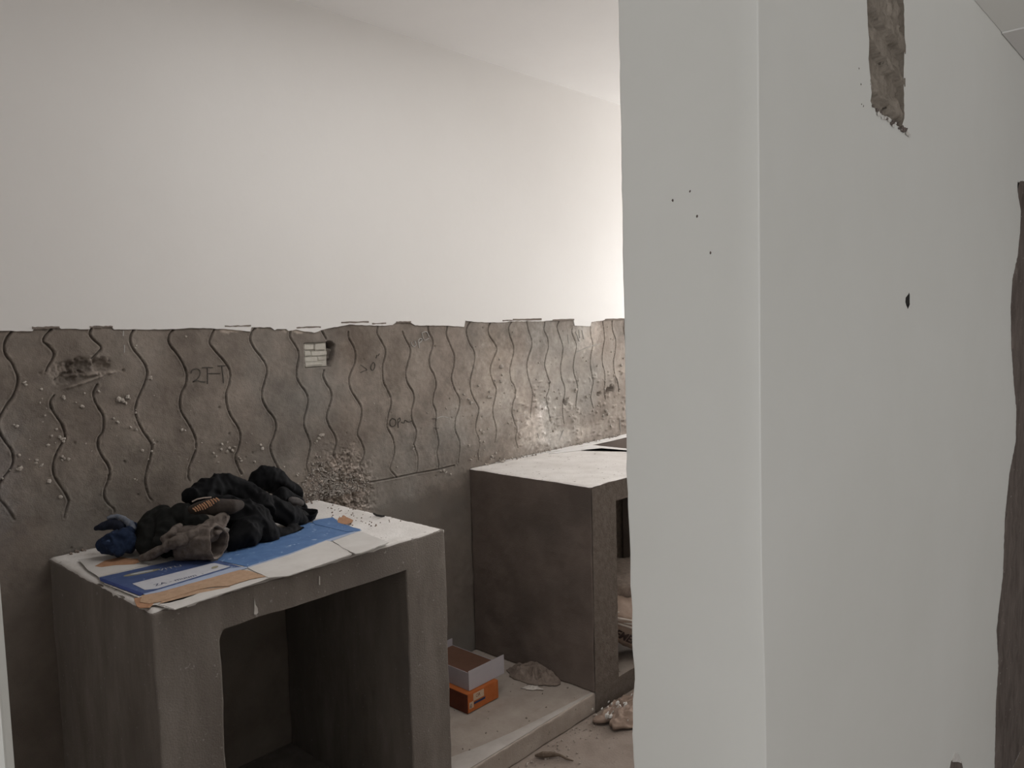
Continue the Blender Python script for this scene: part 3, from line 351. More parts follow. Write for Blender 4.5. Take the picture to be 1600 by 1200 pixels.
for i, ((a, za), (b, zb)) in enumerate(CHIPS):                    # hairline breaks in the paint just above the edge
    z0, z1 = min(za, zb), max(za, zb); n = 10
    top = [(a+(b-a)*k/n, z1+random.uniform(-.0012, .0012)) for k in range(n+1)]
    bot = [(a+(b-a)*k/n, z0+random.uniform(-.0015, .001)) for k in range(n, -1, -1)]
    prism('flaked_edge', bot[::-1]+top[::-1], 'Y', YW-.0058, YW-.0045, M['plaster2'], wb)
# the rest of the plaster: below counter height and beyond the scored field
def plain_plaster(x0, x1, z0, z1, st=.012):
    a = np.arange(x0, x1+st, st); b = np.arange(z0, z1+st*.99, st); a[-1] = x1; b[-1] = z1
    v = []; 
    for zz in b:
        for xx in a: k_ = min(1, max(0, (z1-zz)/.06)); v.append((xx, YW+.002+k_*(.004*nz((xx, 0, zz), 7, 2)+.003*nz((xx, 0, zz), 40, 4)), zz))
    n = len(a); f = [(j*n+i, j*n+i+1, (j+1)*n+i+1, (j+1)*n+i) for j in range(len(b)-1) for i in range(n-1)]
    o = pyd('lower_plaster', v, f, M['plaster'], wb, True)
    c_ = o.data.color_attributes.new('tint', 'FLOAT_COLOR', 'POINT'); c_.data.foreach_set('color', [.92, .92, .92, 1]*len(v))
    return o
plain_plaster(.35, 2.6, 0, ZL)
box('plaster_backing', (-2.5, .502, YW+.001, YW+.05, 0, 1.62), M['plaster2'], wb)
box('plaster_backing', (3.7, XE, YW+.001, YW+.05, 0, 1.62), M['plaster2'], wb)
box('plaster_backing', (.5, 3.72, YW+.06, YW+.09, 0, 1.62), M['hole'], wb)
# whitewashed bricks in the pocket
for (x0, x1, z0, z1, d) in [(1.612,1.655,1.486,1.508,.006),(1.658,1.706,1.483,1.508,.007),(1.612,1.640,1.464,1.483,.006),(1.643,1.712,1.462,1.480,.010),
                            (1.612,1.668,1.441,1.461,.007),(1.671,1.706,1.445,1.459,.011),(1.613,1.690,1.426,1.439,.006)]:
    bm = bmesh.new(); addbox(bm, x0-.0002, x1+.0002, YW-.001+d, YW+.03, z0-.0002, z1+.0002)
    bmesh.ops.bevel(bm, geom=bm.edges[:], offset=.003, segments=2, affect='EDGES')
    for v in bm.verts: v.co += Vector((random.uniform(-.001,.001), random.uniform(-.001,.001), random.uniform(-.001,.001)))
    frombm('brick', bm, M['bricks'], wb)
box('mortar_bed', (1.608, 1.712, YW+.0145, YW+.02, 1.422, 1.511), M['bricks'], wb)
# loose mortar crumbs stuck to the wall
def crumb(bm, c, r, flat=.7):
    vs = bmesh.ops.create_icosphere(bm, subdivisions=1, radius=r)['verts']
    ax = Vector((random.uniform(.7,1.3), flat*random.uniform(.7,1.1), random.uniform(.6,1)))
    rot = Matrix.Rotation(random.uniform(-.8,.8), 3, 'Y')
    for v in vs:
        p = v.co*random.uniform(.78, 1.2); v.co = rot @ Vector((p.x*ax.x, p.y*ax.y, p.z*ax.z)) + Vector(c)
bm = bmesh.new()
for x, z, r in CRUMBS: crumb(bm, (x, YW-r*.4, z), r*1.3)
for k in range(420):
    x = random.uniform(.6, 3.6); z = random.uniform(.95, 1.52)
    if random.random() < .12+.45*(x > 2.6) and z < 1.42: crumb(bm, (x, YW-.0005, z), random.uniform(.0011, .0026))
tag(frombm('mortar_crumbs', bm, M['crumb'], wb), kind='stuff')
bm = bmesh.new()
for k in range(750):                                              # heap and spatter of gritty mortar behind the near counter
    z = .925+abs(random.gauss(0, .07)); 
    if z > 1.09: continue
    half = .125*(1-(z-.925)/.19)+.02; x = 1.725-.5*(z-.925)+random.gauss(0, half*.55)
    crumb(bm, (x, YW-random.uniform(0, .004)-max(0, (.96-z)*.35), z), random.uniform(.002, .0055), .8)
tag(frombm('spattered_grit', bm, M['grit'], wb), kind='stuff')
# pencil and chalk writing
def stroke_mesh(bm, L, y, wd):
    P = [Vector((p[0], 0, p[1])) for p in (smooth_line(L, 3) if len(L) > 2 else L)]
    pr = None
    for i, p in enumerate(P):
        t = (P[min(i+1, len(P)-1)]-P[max(i-1, 0)]).normalized(); n = Vector((-t.z, 0, t.x))
        ww = wd*random.uniform(.7, 1.15)
        cur = [bm.verts.new((p+n*ww/2)+Vector((0, y, 0))), bm.verts.new((p-n*ww/2)+Vector((0, y, 0))),
               bm.verts.new((p+n*ww/2)+Vector((0, y+.004, 0))), bm.verts.new((p-n*ww/2)+Vector((0, y+.004, 0)))]
        if pr:
            for a, b in ((0,1),(1,3),(3,2),(2,0)): bm.faces.new((pr[a], pr[b], cur[b], cur[a]))
        pr = cur
bm = bmesh.new()
for L in PENCIL: stroke_mesh(bm, L, YW-.0024, .0032)
frombm('pencil_writing', bm, M['pencil'], wb)
bm = bmesh.new()
for L in CHALK: stroke_mesh(bm, L, YW-.0022, .0034)
frombm('chalk_writing', bm, M['chalk'], wb)

# kitchen end wall with the window that lights it
bm = bmesh.new()
for b in [(XE, XE+.2, YB, YW+.1, 0, 1.25), (XE, XE+.2, YB, YW+.1, 2.2, ZC), (XE, XE+.2, YB, 1.3, 1.25, 2.2), (XE, XE+.2, 2.4, YW+.1, 1.25, 2.2)]: addbox(bm, *b)
tag(frombm('wall_right', bm, M['paint']), kind='structure')
wn1 = tag(box('window_1', (XE+.08, XE+.12, 1.3, 2.4, 1.25, 1.29), M['metal']), kind='structure')
for b in [(XE+.08, XE+.12, 1.3, 2.4, 2.16, 2.2), (XE+.08, XE+.12, 1.3, 1.34, 1.29, 2.16), (XE+.08, XE+.12, 2.36, 2.4, 1.29, 2.16), (XE+.09, XE+.11, 1.835, 1.865, 1.29, 2.16)]:
    box('window_frame', b, M['metal'], wn1)

# partition between kitchen and hall: end face and long painted face, worn arris
def wall_partition():
    zs_ = sorted(set([0.]+[round(.02*k, 3) for k in range(1, 137)]+[ZC]))
    sl = sorted([(z, y) for y, z in SIL]); cn = sorted([(z, x) for x, z in CORN])
    zz = [s[0] for s in sl]; yy = [s[1] for s in sl]; cz = [c[0] for c in cn]; cx = [c[1] for c in cn]; zf = np.arange(0, 2.8, .02); cx = np.convolve(np.pad(np.interp(zf, cz, cx), 5, 'edge'), np.ones(11)/11, 'valid'); cz = zf
    rows = []
    for z in zs_:
        yb = float(np.interp(z, zz, yy)); xc = float(np.interp(z, cz, cx))
        yb += .0016*nz((0, 0, z), 30, 3)+.001*nz((0, 0, z), 90, 7)*(1 if z < 1.2 else .2)
        r = .002
        ym = .715; XA = 1.083
        rows.append([(7.0, DP, z), (xc+.6, DP, z), (xc+r, DP, z), (xc+r*.3, DP+r*.3, z), (xc, DP+r, z), (XA*.5+xc*.5, .54, z), (XA, .58, z), (XA, min(ym, yb-.012), z), (XA, yb-.002, z), (XA+.0006, yb, z), (XA+.006, yb, z), (7.0, YB, z)])
    v = [p for r in rows for p in r]; n = len(rows[0]); f = []
    for j in range(len(rows)-1):
        for i in range(n): f.append((j*n+i, j*n+(i+1) % n, (j+1)*n+(i+1) % n, (j+1)*n+i))
    f.append(tuple(range(n))[::-1]); f.append(tuple((len(rows)-1)*n+i for i in range(n)))
    o = pyd('wall_partition', v, f, M['hallpaint'])
    for p in o.data.polygons:
        if p.index < (len(rows)-1)*n and p.index % n in (4, 5, 6): p.use_smooth = True
    return o
wp = tag(wall_partition(), kind='structure')
def cut(o, c):
    b = o.modifiers.new('b', 'BOOLEAN'); b.operation = 'DIFFERENCE'; b.object = c; b.solver = 'EXACT'
    dg = bpy.context.evaluated_depsgraph_get(); me_ = bpy.data.meshes.new_from_object(o.evaluated_get(dg))
    o.modifiers.clear(); o.data = me_; bpy.data.objects.remove(c)
# chased-out strip: recessed rubble seen through the paint: a rough relief panel with torn rim
def relief(name, poly, y0, mat_, parent, st=.006, amp=.006, seed=0, ridges=(), dep=0):
    """rough patch on the hall face of the partition, bounded by a traced outline"""
    xs_ = [p[0] for p in poly]; zs__ = [p[1] for p in poly]
    bm = bmesh.new(); vs = [bm.verts.new((p[0], y0, p[1])) for p in poly]; bm.faces.new(vs)
    for a, lo, hi in ((0, min(xs_), max(xs_)), (2, min(zs__), max(zs__))):
        n = int((hi-lo)/st)
        for k in range(1, n):
            c = [0,0,0]; no = [0,0,0]; c[a] = lo+(hi-lo)*k/n; no[a] = 1
            bmesh.ops.bisect_plane(bm, geom=bm.verts[:]+bm.edges[:]+bm.faces[:], plane_co=c, plane_no=no)
    for v in bm.verts:
        if v.is_boundary: continue
        h = amp*(nz(v.co, 28, seed)+.7*nz(v.co, 80, seed+3)+.5*nz(v.co, 190, seed+5))
        for (xa, za, xb, zb, wdt, hh) in ridges:
            t = (v.co.x-xa)/(xb-xa); zr = za+(zb-za)*t; dz = v.co.z-zr
            if -.2 < t < 1.2:
                zc_ = dz + .006*nz(v.co, 40, 9)
                h += hh*math.exp(-(zc_/(wdt*5))**2) if zc_ > 0 else -hh*.8*math.exp(-(zc_/(wdt*6))**2)
        v.co.y = y0-max(.0006, abs(amp)*.6+h*.9)+dep if not ridges else max(y0-h*1.2, DP-.0015)
    bmesh.ops.recalc_face_normals(bm, faces=bm.faces[:])
    return frombm(name, bm, mat_, parent, True)
M['chase'] = mat('chased_plaster', (.16, .135, .11), (.30, .26, .22), 30, .95, .002, 160, streak=True, spec=.1)
M['patchm'] = mat('unpainted_render', (.085, .068, .060), (.17, .14, .125), 25, .95, .002, 150, streak=True, spots=(80, .7, (.3, .27, .25)), spec=.1)
S_ = .5/.758
cx0, cx1 = min(p[0] for p in CHASE), max(p[0] for p in CHASE); ct = max(p[1] for p in CHASE); cbm = min(p[1] for p in CHASE)
def rough_line(L, a):
    out = []
    for p, q_ in zip(L, L[1:]+L[:1]):
        n = max(1, int(math.hypot(q_[0]-p[0], q_[1]-p[1])/.008))
        for k in range(n):
            t = k/n; out.append((p[0]+(q_[0]-p[0])*t+random.uniform(-a, a)*(k > 0), p[1]+(q_[1]-p[1])*t+random.uniform(-a, a)*(k > 0)))
    return out
HH = ct-cbm
CH = rough_line(CHASE, .0022); NH = rough_line(NAILHOLE, .0006)
cut(wp, prism('cutter', CH, 'Y', DP-.01, DP+.016, None)); cut(wp, prism('cutter', NH, 'Y', DP-.01, DP+.010, None))
wp.data.materials.append(M['chase']); wp.data.materials.append(M['nearblack'])
for p in wp.data.polygons:                                       # the reveals of the chase are bare plaster, those of the nail hole darkened for its shade
    c = p.center
    if DP+.0004 < c.y < DP+.03 and c.x > 1.5: p.material_index = len(wp.data.materials)-(2 if c.z > 1.9 else 1)
grow = [(x+(x-(cx0+cx1)/2)*.06, z+(z-(ct+cbm)/2)*.01) for x, z in CHASE]
relief('chased_strip', grow, DP+.009, M['chase'], wp, .004, .007, 1,
       ridges=[(cx0, cbm+HH*.66, cx1, cbm+HH*.50, .006, .009), (cx0, cbm+HH*.44, cx1, cbm+HH*.29, .006, .009), (cx0, cbm+HH*.16, cx1, cbm+HH*.06, .004, .007)])
xe = 5.2
pl = [tuple(p) for p in PATCH]; pl = [(xe, pl[0][1]+.02)]+pl+[(pl[-1][0], 0.0), (xe, 0.0)] if pl[-1][1] > 0 else [(xe, pl[0][1]+.02)]+pl+[(xe, pl[-1][1])]
relief('unpainted_patch', rough_line(pl, .003), DP, M['patchm'], wp, .03, .006, 4)
prism('nail_hole', [tuple(p) for p in NAILHOLE], 'Y', DP+.007, DP+.0098, M['nearblack'], wp)  # near-black plate paints the shade at the bottom of the hole
prism('broken_spot', [tuple(p) for p in BOTHOLE], 'Y', DP-.0010, DP+.001, M['patchm'], wp)
prism('filler_dab', [tuple(p) for p in BOTWHITE], 'Y', DP-.0030, DP+.001, M['chip'], wp)
bm = bmesh.new()
for x, z in DOTS: crumb(bm, (x, DP, z), .0022, .5)
for k in range(16):
    t = random.random(); crumb(bm, (CHASE[6][0]+(cx1-cx0)*t, DP-.002, CHASE[8][1]+(CHASE[11][1]-CHASE[8][1])*t+random.uniform(-.006, .004)), random.uniform(.003, .007), .5)
tag(frombm('paint_specks', bm, M['patchm'], wp), kind='stuff')
bm = bmesh.new()
for k in range(12):
    t = random.random(); crumb(bm, (CHASE[6][0]+(cx1-cx0)*t, DP-.003, CHASE[8][1]+(CHASE[11][1]-CHASE[8][1])*t+random.uniform(-.010, -.001)), random.uniform(.003, .006), .5)
tag(frombm('plaster_flakes', bm, M['chip'], wp), kind='stuff')

# other side of the kitchen doorway, and the remaining shell behind the camera
bm = bmesh.new(); addbox(bm, -2.5, XJ, DP, YB, 0, ZC)
bmesh.ops.bevel(bm, geom=[e for e in bm.edges if all(abs(v.co.x-XJ) < 1e-5 for v in e.verts) and abs(e.verts[0].co.y-e.verts[1].co.y) < 1e-5], offset=.006, segments=3, affect='EDGES')
tag(frombm('wall_front', bm, M['hallpaint']), kind='structure')
tag(box('wall_left', (-1.0, -.85, YB, YW+.0, 0, ZC), M['paint']), kind='structure')
bm = bmesh.new()
for b in [(-2.5, -2.35, -3.1, -1.95, 0, ZC), (-2.5, -2.35, -.1, DP, 0, ZC), (-2.5, -2.35, -1.95, -.1, 0, .55), (-2.5, -2.35, -1.95, -.1, 2.45, ZC)]: addbox(bm, *b)
tag(frombm('wall_hall_left', bm, M['hallpaint']), kind='structure')
bm = bmesh.new()
for b in [(-2.5, 1.45, -3.1, -2.95, 0, ZC), (3.75, 7.0, -3.1, -2.95, 0, ZC), (1.45, 3.75, -3.1, -2.95, 2.45, ZC)]: addbox(bm, *b)
tag(frombm('wall_hall_back', bm, M['hallpaint']), kind='structure')
tag(box('wall_hall_right', (6.85, 7.0, -2.95, DP, 0, ZC), M['hallpaint']), kind='structure')
lf = tag(box('trim_1', (2.29, 6.85, -1.3, DP-.001, 2.339, 2.44), M['lintelpaint']), kind='structure')
box('loft_slab', (2.60, 6.80, -1.0, DP-.002, 2.334, 2.3385), M['ceil'], lf)

# ---------------------------------------------------------------- masonry counters
ZTN = .9265; YF = 1.805; N0, N1, O0, O1, OZ = .727, 1.639, .8855, 1.477, .8355
YK = YW-.003; XK = XE-.003
ct1 = empty('kitchen_counter', ((N0+N1)/2, YF, 0), 'nearer cement masonry counter with an open front, under the clothes and flattened carton', 'counter', 'cement counters')
fl = [(2, OZ), (1, YF)]
def counter_body(x0, x1, o0, o1, yf, oz, zt, root, zb, m_, fillet=True, bx=.006):
    """top slab with its dusted face, two cheeks and the back, all rough cast"""
    rough_box('side_panel', (x0, o0, yf, YK, zb, oz), m_, root, .03, .003, bx, [(2, oz)])
    rough_box('side_panel', (o1, x1, yf, YK, zb, oz), m_, root, .03, .003, bx, [(2, oz)])
    rough_box('top_slab', (x0, x1, yf, YK, oz, zt-.004), m_, root, .03, .003, bx, [(2, oz)])
    v = []; f = []; nx, ny = int((x1-x0)/.012), int((YK-yf)/.012)
    for j in range(ny+1):
        for i in range(nx+1):
            x = x0+(x1-x0)*i/nx; y = yf+(YK-yf)*j/ny
            e = min(i, nx-i, j, 99); z = zt+.0022*nz((x, y, 0), 14, 5)+.0012*nz((x, y, 0), 60, 8)
            if e == 0: z -= .004; x += .002*nz((x, y, 1), 40, 2); y += .002*nz((x, y, 2), 40, 6)+.002*(j == 0); x += .002*((i == 0)-(i == nx))
            v.append((x, y, z))
    n = nx+1; f = [(j*n+i, j*n+i+1, (j+1)*n+i+1, (j+1)*n+i) for j in range(ny) for i in range(nx)]
    nb = len(v); per = [i for i in range(n)]+[j*n+nx for j in range(1, ny+1)]+[ny*n+i for i in range(nx-1, -1, -1)]+[j*n for j in range(ny-1, 0, -1)]
    for k in per: v.append((v[k][0], v[k][1], zt-.012))
    m = len(per)
    for k in range(m): f.append((per[k], nb+k, nb+(k+1) % m, per[(k+1) % m]))
    return v, f
v, f = counter_body(N0, N1, O0, O1, YF, OZ, ZTN, ct1, .0, M['concrete'])
pyd('dusty_top', v, f, M['dusttop'], ct1, True)
bm = bmesh.new(); pts = [(O0-.002, OZ+.004), (O0+.026, OZ+.004), (O0+.008, OZ-.006), (O0-.002, OZ-.028)]   # filleted corner of the opening
a = [bm.verts.new((x, YF+.002, z)) for x, z in pts]; b = [bm.verts.new((x, YF+.16, z)) for x, z in pts]
bm.faces.new(a); bm.faces.new(b[::-1])
for i in range(4): bm.faces.new((a[i], b[i], b[(i+1) % 4], a[(i+1) % 4]))
bmesh.ops.recalc_face_normals(bm, faces=bm.faces[:]); frombm('corner_fillet', bm, M['concrete'], ct1)
rough_box('counter_base', (O0, O1, YF+.02, YK, .0, .05), M['concrete'], ct1, .06, .003, .004)
# plaster dabs on the front
def dab(name, pts, y, parent, m_, th=.003): return prism(name, pts, 'Y', y-th, y+.002, m_, parent)
dab('mortar_dab', [(.978,.848),(.985,.846),(.989,.850),(.988,.862),(.983,.872),(.981,.890),(.980,.868)], YF, ct1, M['chip'])
dab('mortar_dab', [(1.172,.872),(1.175,.871),(1.176,.895),(1.173,.897)], YF, ct1, M['chip'])

# far counter with the sink cut-out
F0 = 2.431; ZTF = .9174; YFF = 1.825; FO = 2.60; FOZ = .835
ct2 = empty('kitchen_counter', (3.6, YFF, 0), 'farther cement masonry counter with the sink cut-out, running behind the white partition', 'counter', 'cement counters')
rough_box('side_panel', (F0, FO, YFF, YK, .0845, FOZ), M['farcement'], ct2, .03, .003, .006)
rough_box('side_panel', (4.6, 4.75, YFF, YK, .0845, FOZ), M['roughcon'], ct2, .06, .003, .006)
SX0, SX1, SY0, SY1 = 3.27, 3.85, 2.06, 2.435
for b in [(F0, SX0, YFF, YK), (SX0, SX1, YFF, SY0), (SX0, SX1, SY1, YK), (SX1, XK, YFF, YK)]:
    rough_box('top_slab', (*b, FOZ-.004, ZTF-.003), M['farcement'], ct2, .04, .002, 0)
    v = []; nx, ny = max(2, int((b[1]-b[0])/.015)), max(2, int((b[3]-b[2])/.015))
    for j in range(ny+1):
        for i in range(nx+1):
            x = b[0]+(b[1]-b[0])*i/nx; y = b[2]+(b[3]-b[2])*j/ny
            v.append((x, y, ZTF+.002*nz((x, y, 0), 14, 5)-.003*(j == 0 and b[2] == YFF)-.003*(i == 0 and b[0] == F0)))
    n = nx+1; pyd('dusty_top', v, [(j*n+i, j*n+i+1, (j+1)*n+i+1, (j+1)*n+i) for j in range(ny) for i in range(nx)], M['dusttop'], ct2, True)
M['sinkrim'] = mat('fresh_white_cement', (.62, .60, .585), (.72, .70, .69), 20, .9)
prism('white_cement_line', [(2.75, YW-.012), (2.95, YW-.02), (3.05, YW-.05), (3.20, YW-.052), (3.5, YW-.05), (XK, YW-.05), (XK, YW), (2.6, YW)], 'Z', ZTF-.002, ZTF+.0035, M['sinkrim'], ct2)
prism('white_cement_line', [(2.93, 2.45), (3.1, 2.455), (3.255, 2.43), (3.262, 2.06), (3.235, 2.05), (3.20, 2.33), (3.1, 2.38), (2.97, 2.42)], 'Z', ZTF-.002, ZTF+.0028, M['sinkrim'], ct2)
bm = bmesh.new()
for k in range(120): 
    x = random.uniform(2.5, 3.6); crumb(bm, (x, YW-random.uniform(.0, .022), ZTF+random.uniform(0, .012)), random.uniform(.002, .007), 1)
tag(frombm('mortar_droppings', bm, M['crumb'], ct2), kind='stuff')
v = []; a_ = np.linspace(F0+.003, 3.2, 110); b_ = np.linspace(.0, ZTF-.006, 90)      # coarse render on the front
for zz in b_:
    for xx in a_: v.append((xx, YFF-.003-.0035*max(0, nz((xx, 0, zz), 85, 3)+.5*nz((xx, 0, zz), 210, 9)), zz))
n = len(a_); f = [(j*n+i, j*n+i+1, (j+1)*n+i+1, (j+1)*n+i) for j in range(len(b_)-1) for i in range(n-1)
     if not (a_[i] > FO-.01 and .083 < b_[j] < FOZ) and not (b_[j+1] < .09 and a_[i] < F0)]
pyd('coarse_render', v, f, M['roughcon'], ct2, True)
rough_box('sink_bed', (SX0-.02, SX1+.02, SY0-.02, SY1+.02, .72, .78), M['roughcon'], ct2, .05, .003, 0)

# low plinth the counters stand on
pn = empty('plinth', (2.6, YFF, 0), 'low cement plinth with worn pale front edge running between and under the counters', 'plinth')
rough_box('plinth_body', (N1+.004, XK, YFF, YK, 0, .083), M['plinth'], pn, .03, .003, .008)
prism('pale_edge', [(N1+.01, YFF+.006), (1.8, YFF+.004), (2.1, YFF+.004), (2.425, YFF+.004), (2.425, YFF+.012), (2.2, YFF+.03), (2.0, YFF+.05), (1.85, YFF+.075), (1.75, YFF+.10), (N1+.01, YFF+.13)], 'Z', .080, .0856, M['plinthedge'], pn)
bm = bmesh.new()
for k in range(16): crumb(bm, (random.uniform(1.8, 2.4), random.uniform(1.86, 2.3), .084), random.uniform(.003, .006), .8)
tag(frombm('grit', bm, M['plaster2'], pn), kind='stuff')

# ---------------------------------------------------------------- flattened carton
cb = empty('flattened_carton', (1.05, 2.0, ZTN+.003), 'flattened blue and white printed carton with torn brown board, lying on the nearer counter', 'cardboard')
def sheet(name, key, z, m_, th=.0012, warp=.0):
    o = prism(name, rough_line([tuple(p) for p in CB[key]], .0007 if 'label' not in key else .0002), 'Z', z, z+th, m_, cb); return o
z0 = ZTN+.0045
sheet('white_board', 'base', z0, M['cardwhite'])
o_ = sheet('white_flap', 'flap', z0+.0015, M['cardwhite'], .0016)
sheet('torn_patch', 'flaptear', z0+.0032, M['kraftdark'], .0006)
sheet('blue_panel', 'blue1', z0+.0015, M['cardblue'])
sheet('navy_edge', 'blueedge', z0+.0028, M['cardnavy'], .0005)
sheet('pale_rim', 'rim', z0+.0028, M['cardrim'], .0004)
sheet('printed_label', 'label', z0+.0028, M['label'], .0006)
sheet('kraft_strip', 'strip', z0+.0022, M['kraft'], .0016)
sheet('kraft_strip', 'strip2', z0+.0013, M['kraft'], .0010)
sheet('kraft_corner', 'corner', z0+.0010, M['kraftdark'], .0016)
sheet('white_board', 'whitelow', z0+.0014, M['cardwhite'], .0010)
sheet('blue_panel', 'blue2', z0+.0016, M['cardblue2'])
sheet('pale_rim', 'blue2rim', z0+.0029, M['cardrim'], .0004)
sheet('white_board', 'white1', z0+.0018, M['cardwhite'], .0022)
sheet('white_board', 'white2', z0+.0022, M['cardwhite'], .0030)
sheet('blue_flap', 'bluefl', z0+.0026, M['cardblue2'], .0012)
# print on the carton
def text(name, body, p0, p1, z, size, m_, parent, up=(0, 0, 1), bold=.0):
    cu = bpy.data.curves.new(name, 'FONT'); cu.body = body; cu.size = 1; cu.extrude = .0; cu.offset = bold
    o = bpy.data.objects.new(name+'_tmp', cu); COL.objects.link(o)
    dg = bpy.context.evaluated_depsgraph_get(); me = bpy.data.meshes.new_from_object(o.evaluated_get(dg)); bpy.data.objects.remove(o)
    xmax = max(v.co.x for v in me.vertices)
    a = Vector(p0); d = (Vector(p1)-a); X_ = d/xmax; Zn = Vector(up); Y_ = Zn.cross(d.normalized())*size
    for v in me.vertices: c = v.co.copy(); v.co = a + X_*c.x + Y_*c.y + Zn.normalized()*z
    return link(name, me, m_, parent)
zt_ = z0+.0038
t0, t1 = CBT['txt0'], CBT['txt1']
text('printed_text', 'ZA - muum  -', (t0[0], t0[1], zt_), (t1[0], t1[1], zt_), 0, .024, M['ink'], cb)
t0, t1 = CBT['tb0'], CBT['tb1']
text('printed_text', 'VITU', (t0[0], t0[1], zt_-.0006), (t1[0], t1[1], zt_-.0006), 0, .026, M['inkwhite'], cb)
def oval(name, c, d, a, b, z, m_):
    n = 20; dx = Vector((d[0]-c[0], d[1]-c[1])).normalized(); pv = Vector((-dx.y, dx.x))
    return prism(name, [tuple(Vector(c)+dx*a*math.cos(t)+pv*b*math.sin(t)) for t in [2*PI*k/n for k in range(n)]], 'Z', z, z+.0004, m_, cb)
oval('emblem', CBT['oval'], CBT['oval2'], .045, .013, z0+.0028, M['gold'])
oval('emblem', CBT['oval'], CBT['oval2'], .028, .006, z0+.0034, M['inkwhite'])
oval('emblem', CBT['em'], CBT['txt1'], .012, .008, z0+.0035, M['gold'])
lp = prism('leaf_scrap', rough_line([tuple(p) for p in CB['leafpatch']], .0015), 'Z', ZTN+.007, ZTN+.0085, M['kraftdark'])
tag(lp, 'torn brown board scrap on the dusty counter top right of the black cloth', 'scrap')
# stick and grit on the top
def tube(bm, P, r, n=8, cap=True):
    P = [Vector(p) for p in P]; rings = []
    for i, p in enumerate(P):
        t = (P[min(i+1, len(P)-1)]-P[max(i-1, 0)]).normalized(); a = t.orthogonal().normalized() if i == 0 else (rings_a - t*rings_a.dot(t)).normalized()
        rings_a = a; b = t.cross(a); rr = r[i] if isinstance(r, (list, tuple)) else r
        rings.append([bm.verts.new(p+(a*math.cos(2*PI*k/n)+b*math.sin(2*PI*k/n))*rr) for k in range(n)])
    for A_, B_ in zip(rings[:-1], rings[1:]):
        for k in range(n): bm.faces.new((A_[k], A_[(k+1) % n], B_[(k+1) % n], B_[k]))
    if cap: bm.faces.new(rings[0][::-1]); bm.faces.new(rings[-1])
bm = bmesh.new(); tube(bm, [(x, y, ZTN+.006+.002*(i == 0)) for i, (x, y) in enumerate(STICK)], [.003, .004, .004, .003], 6)
tag(frombm('dry_stick', bm, M['nearblack']), 'short dark curled strip lying near the back edge of the nearer counter top', 'strip')
bm = bmesh.new()
for x, y in TOPCRUMB: crumb(bm, (x, y, ZTN+.0015), random.uniform(.003, .0055), .8)
for k in range(55):
    y = random.uniform(2.0, 2.49); x = random.gauss(1.56, .05) if y > 2.35 else random.uniform(1.44, 1.63); crumb(bm, (x, y, ZTN+.001), random.uniform(.0015, .0035), .8)
for k in range(80): crumb(bm, (random.uniform(.75, 1.63), YW-abs(random.gauss(0, .015))-.004, ZTN+.003), random.uniform(.003, .007), 1)
tag(frombm('grit', bm, M['rag'], ct1), kind='stuff')

# ---------------------------------------------------------------- clothes
def cloth(name, lobes, mat_, parent, vox=.0045, amp=.006, fscale=22, floor_z=ZTN+.0092, seed=0, flat=1.0, smooth_it=3):
    bm = bmesh.new()
    for ch in lobes:
        for a, b in zip(ch[:-1], ch[1:]):
            n = max(2, int((Vector(a[:3])-Vector(b[:3])).length/(.35*min(a[3], b[3]))))
            for k in range(n+1):
                t = k/n; c = [a[i]*(1-t)+b[i]*t for i in range(4)]
                vs = bmesh.ops.create_icosphere(bm, subdivisions=2, radius=c[3])['verts']
                for v in vs: v.co += Vector(c[:3])
    me = bpy.data.meshes.new(name+'_raw'); bm.to_mesh(me); bm.free()
    o = bpy.data.objects.new(name+'_raw', me); COL.objects.link(o)
    md = o.modifiers.new('r', 'REMESH'); md.mode = 'VOXEL'; md.voxel_size = vox
    ms = o.modifiers.new('s', 'SMOOTH'); ms.iterations = smooth_it; ms.factor = .5
    dg = bpy.context.evaluated_depsgraph_get(); out = bpy.data.meshes.new_from_object(o.evaluated_get(dg))
    bpy.data.objects.remove(o); bpy.data.meshes.remove(me)
    out.name = name; nrm = [v.normal.copy() for v in out.vertices]
    for v, n_ in zip(out.vertices, nrm):
        p = v.co
        wv = Vector((nz(p, 9, seed+1), nz(p, 9, seed+2), nz(p, 9, seed+3)))*.035
        q = p+wv
        # folds: sharp crease valleys between rounded ridges, running down and across the heap
        s1 = 1-abs(noise.noise(Vector((q.x*fscale+q.z*fscale*.6+seed, q.y*fscale*.8, q.z*fscale*.35-q.x*6))))*2.2
        s2 = 1-abs(noise.noise(Vector((q.x*fscale*2.1-q.z*fscale*1.2+seed, q.y*fscale*1.5, q.z*fscale*.9+q.x*9))))*2.2
        v.co += n_*(amp*(s1-.45)+amp*.38*(s2-.45)+.0006*nz(p, 150, seed))
        if v.co.z < floor_z: v.co.z = floor_z
        if v.co.y > YW-.008: v.co.y = YW-.008
    return link(name, out, mat_, parent, True)
tr = empty('trousers', (1.2, 2.2, ZTN+.0045), 'crumpled black trousers heaped on the flattened carton', 'clothing')
tr_z = ZTN+.0055
cloth('crumpled_cloth', LOBES['trousers'], M['black'], tr, seed=3, amp=.008)
cloth('grey_lining', LOBES['lining'], M['grey'], tr, vox=.003, seed=5, amp=.002)
wb_ = cloth('waistband', LOBES['waist'], M['brownwaist'], tr, vox=.003, seed=6, amp=.003, fscale=14)
bm = bmesh.new()
for a, b in STITCH: tube(bm, [a, ((a[0]+b[0])/2, (a[1]+b[1])/2-.004, (a[2]+b[2])/2), b], .0022, 5)
frombm('orange_stitching', bm, M['stitch'], tr)
bm = bmesh.new(); tube(bm, HEM[0], .0022, 5); frombm('pale_hem', bm, M['hem'], tr)
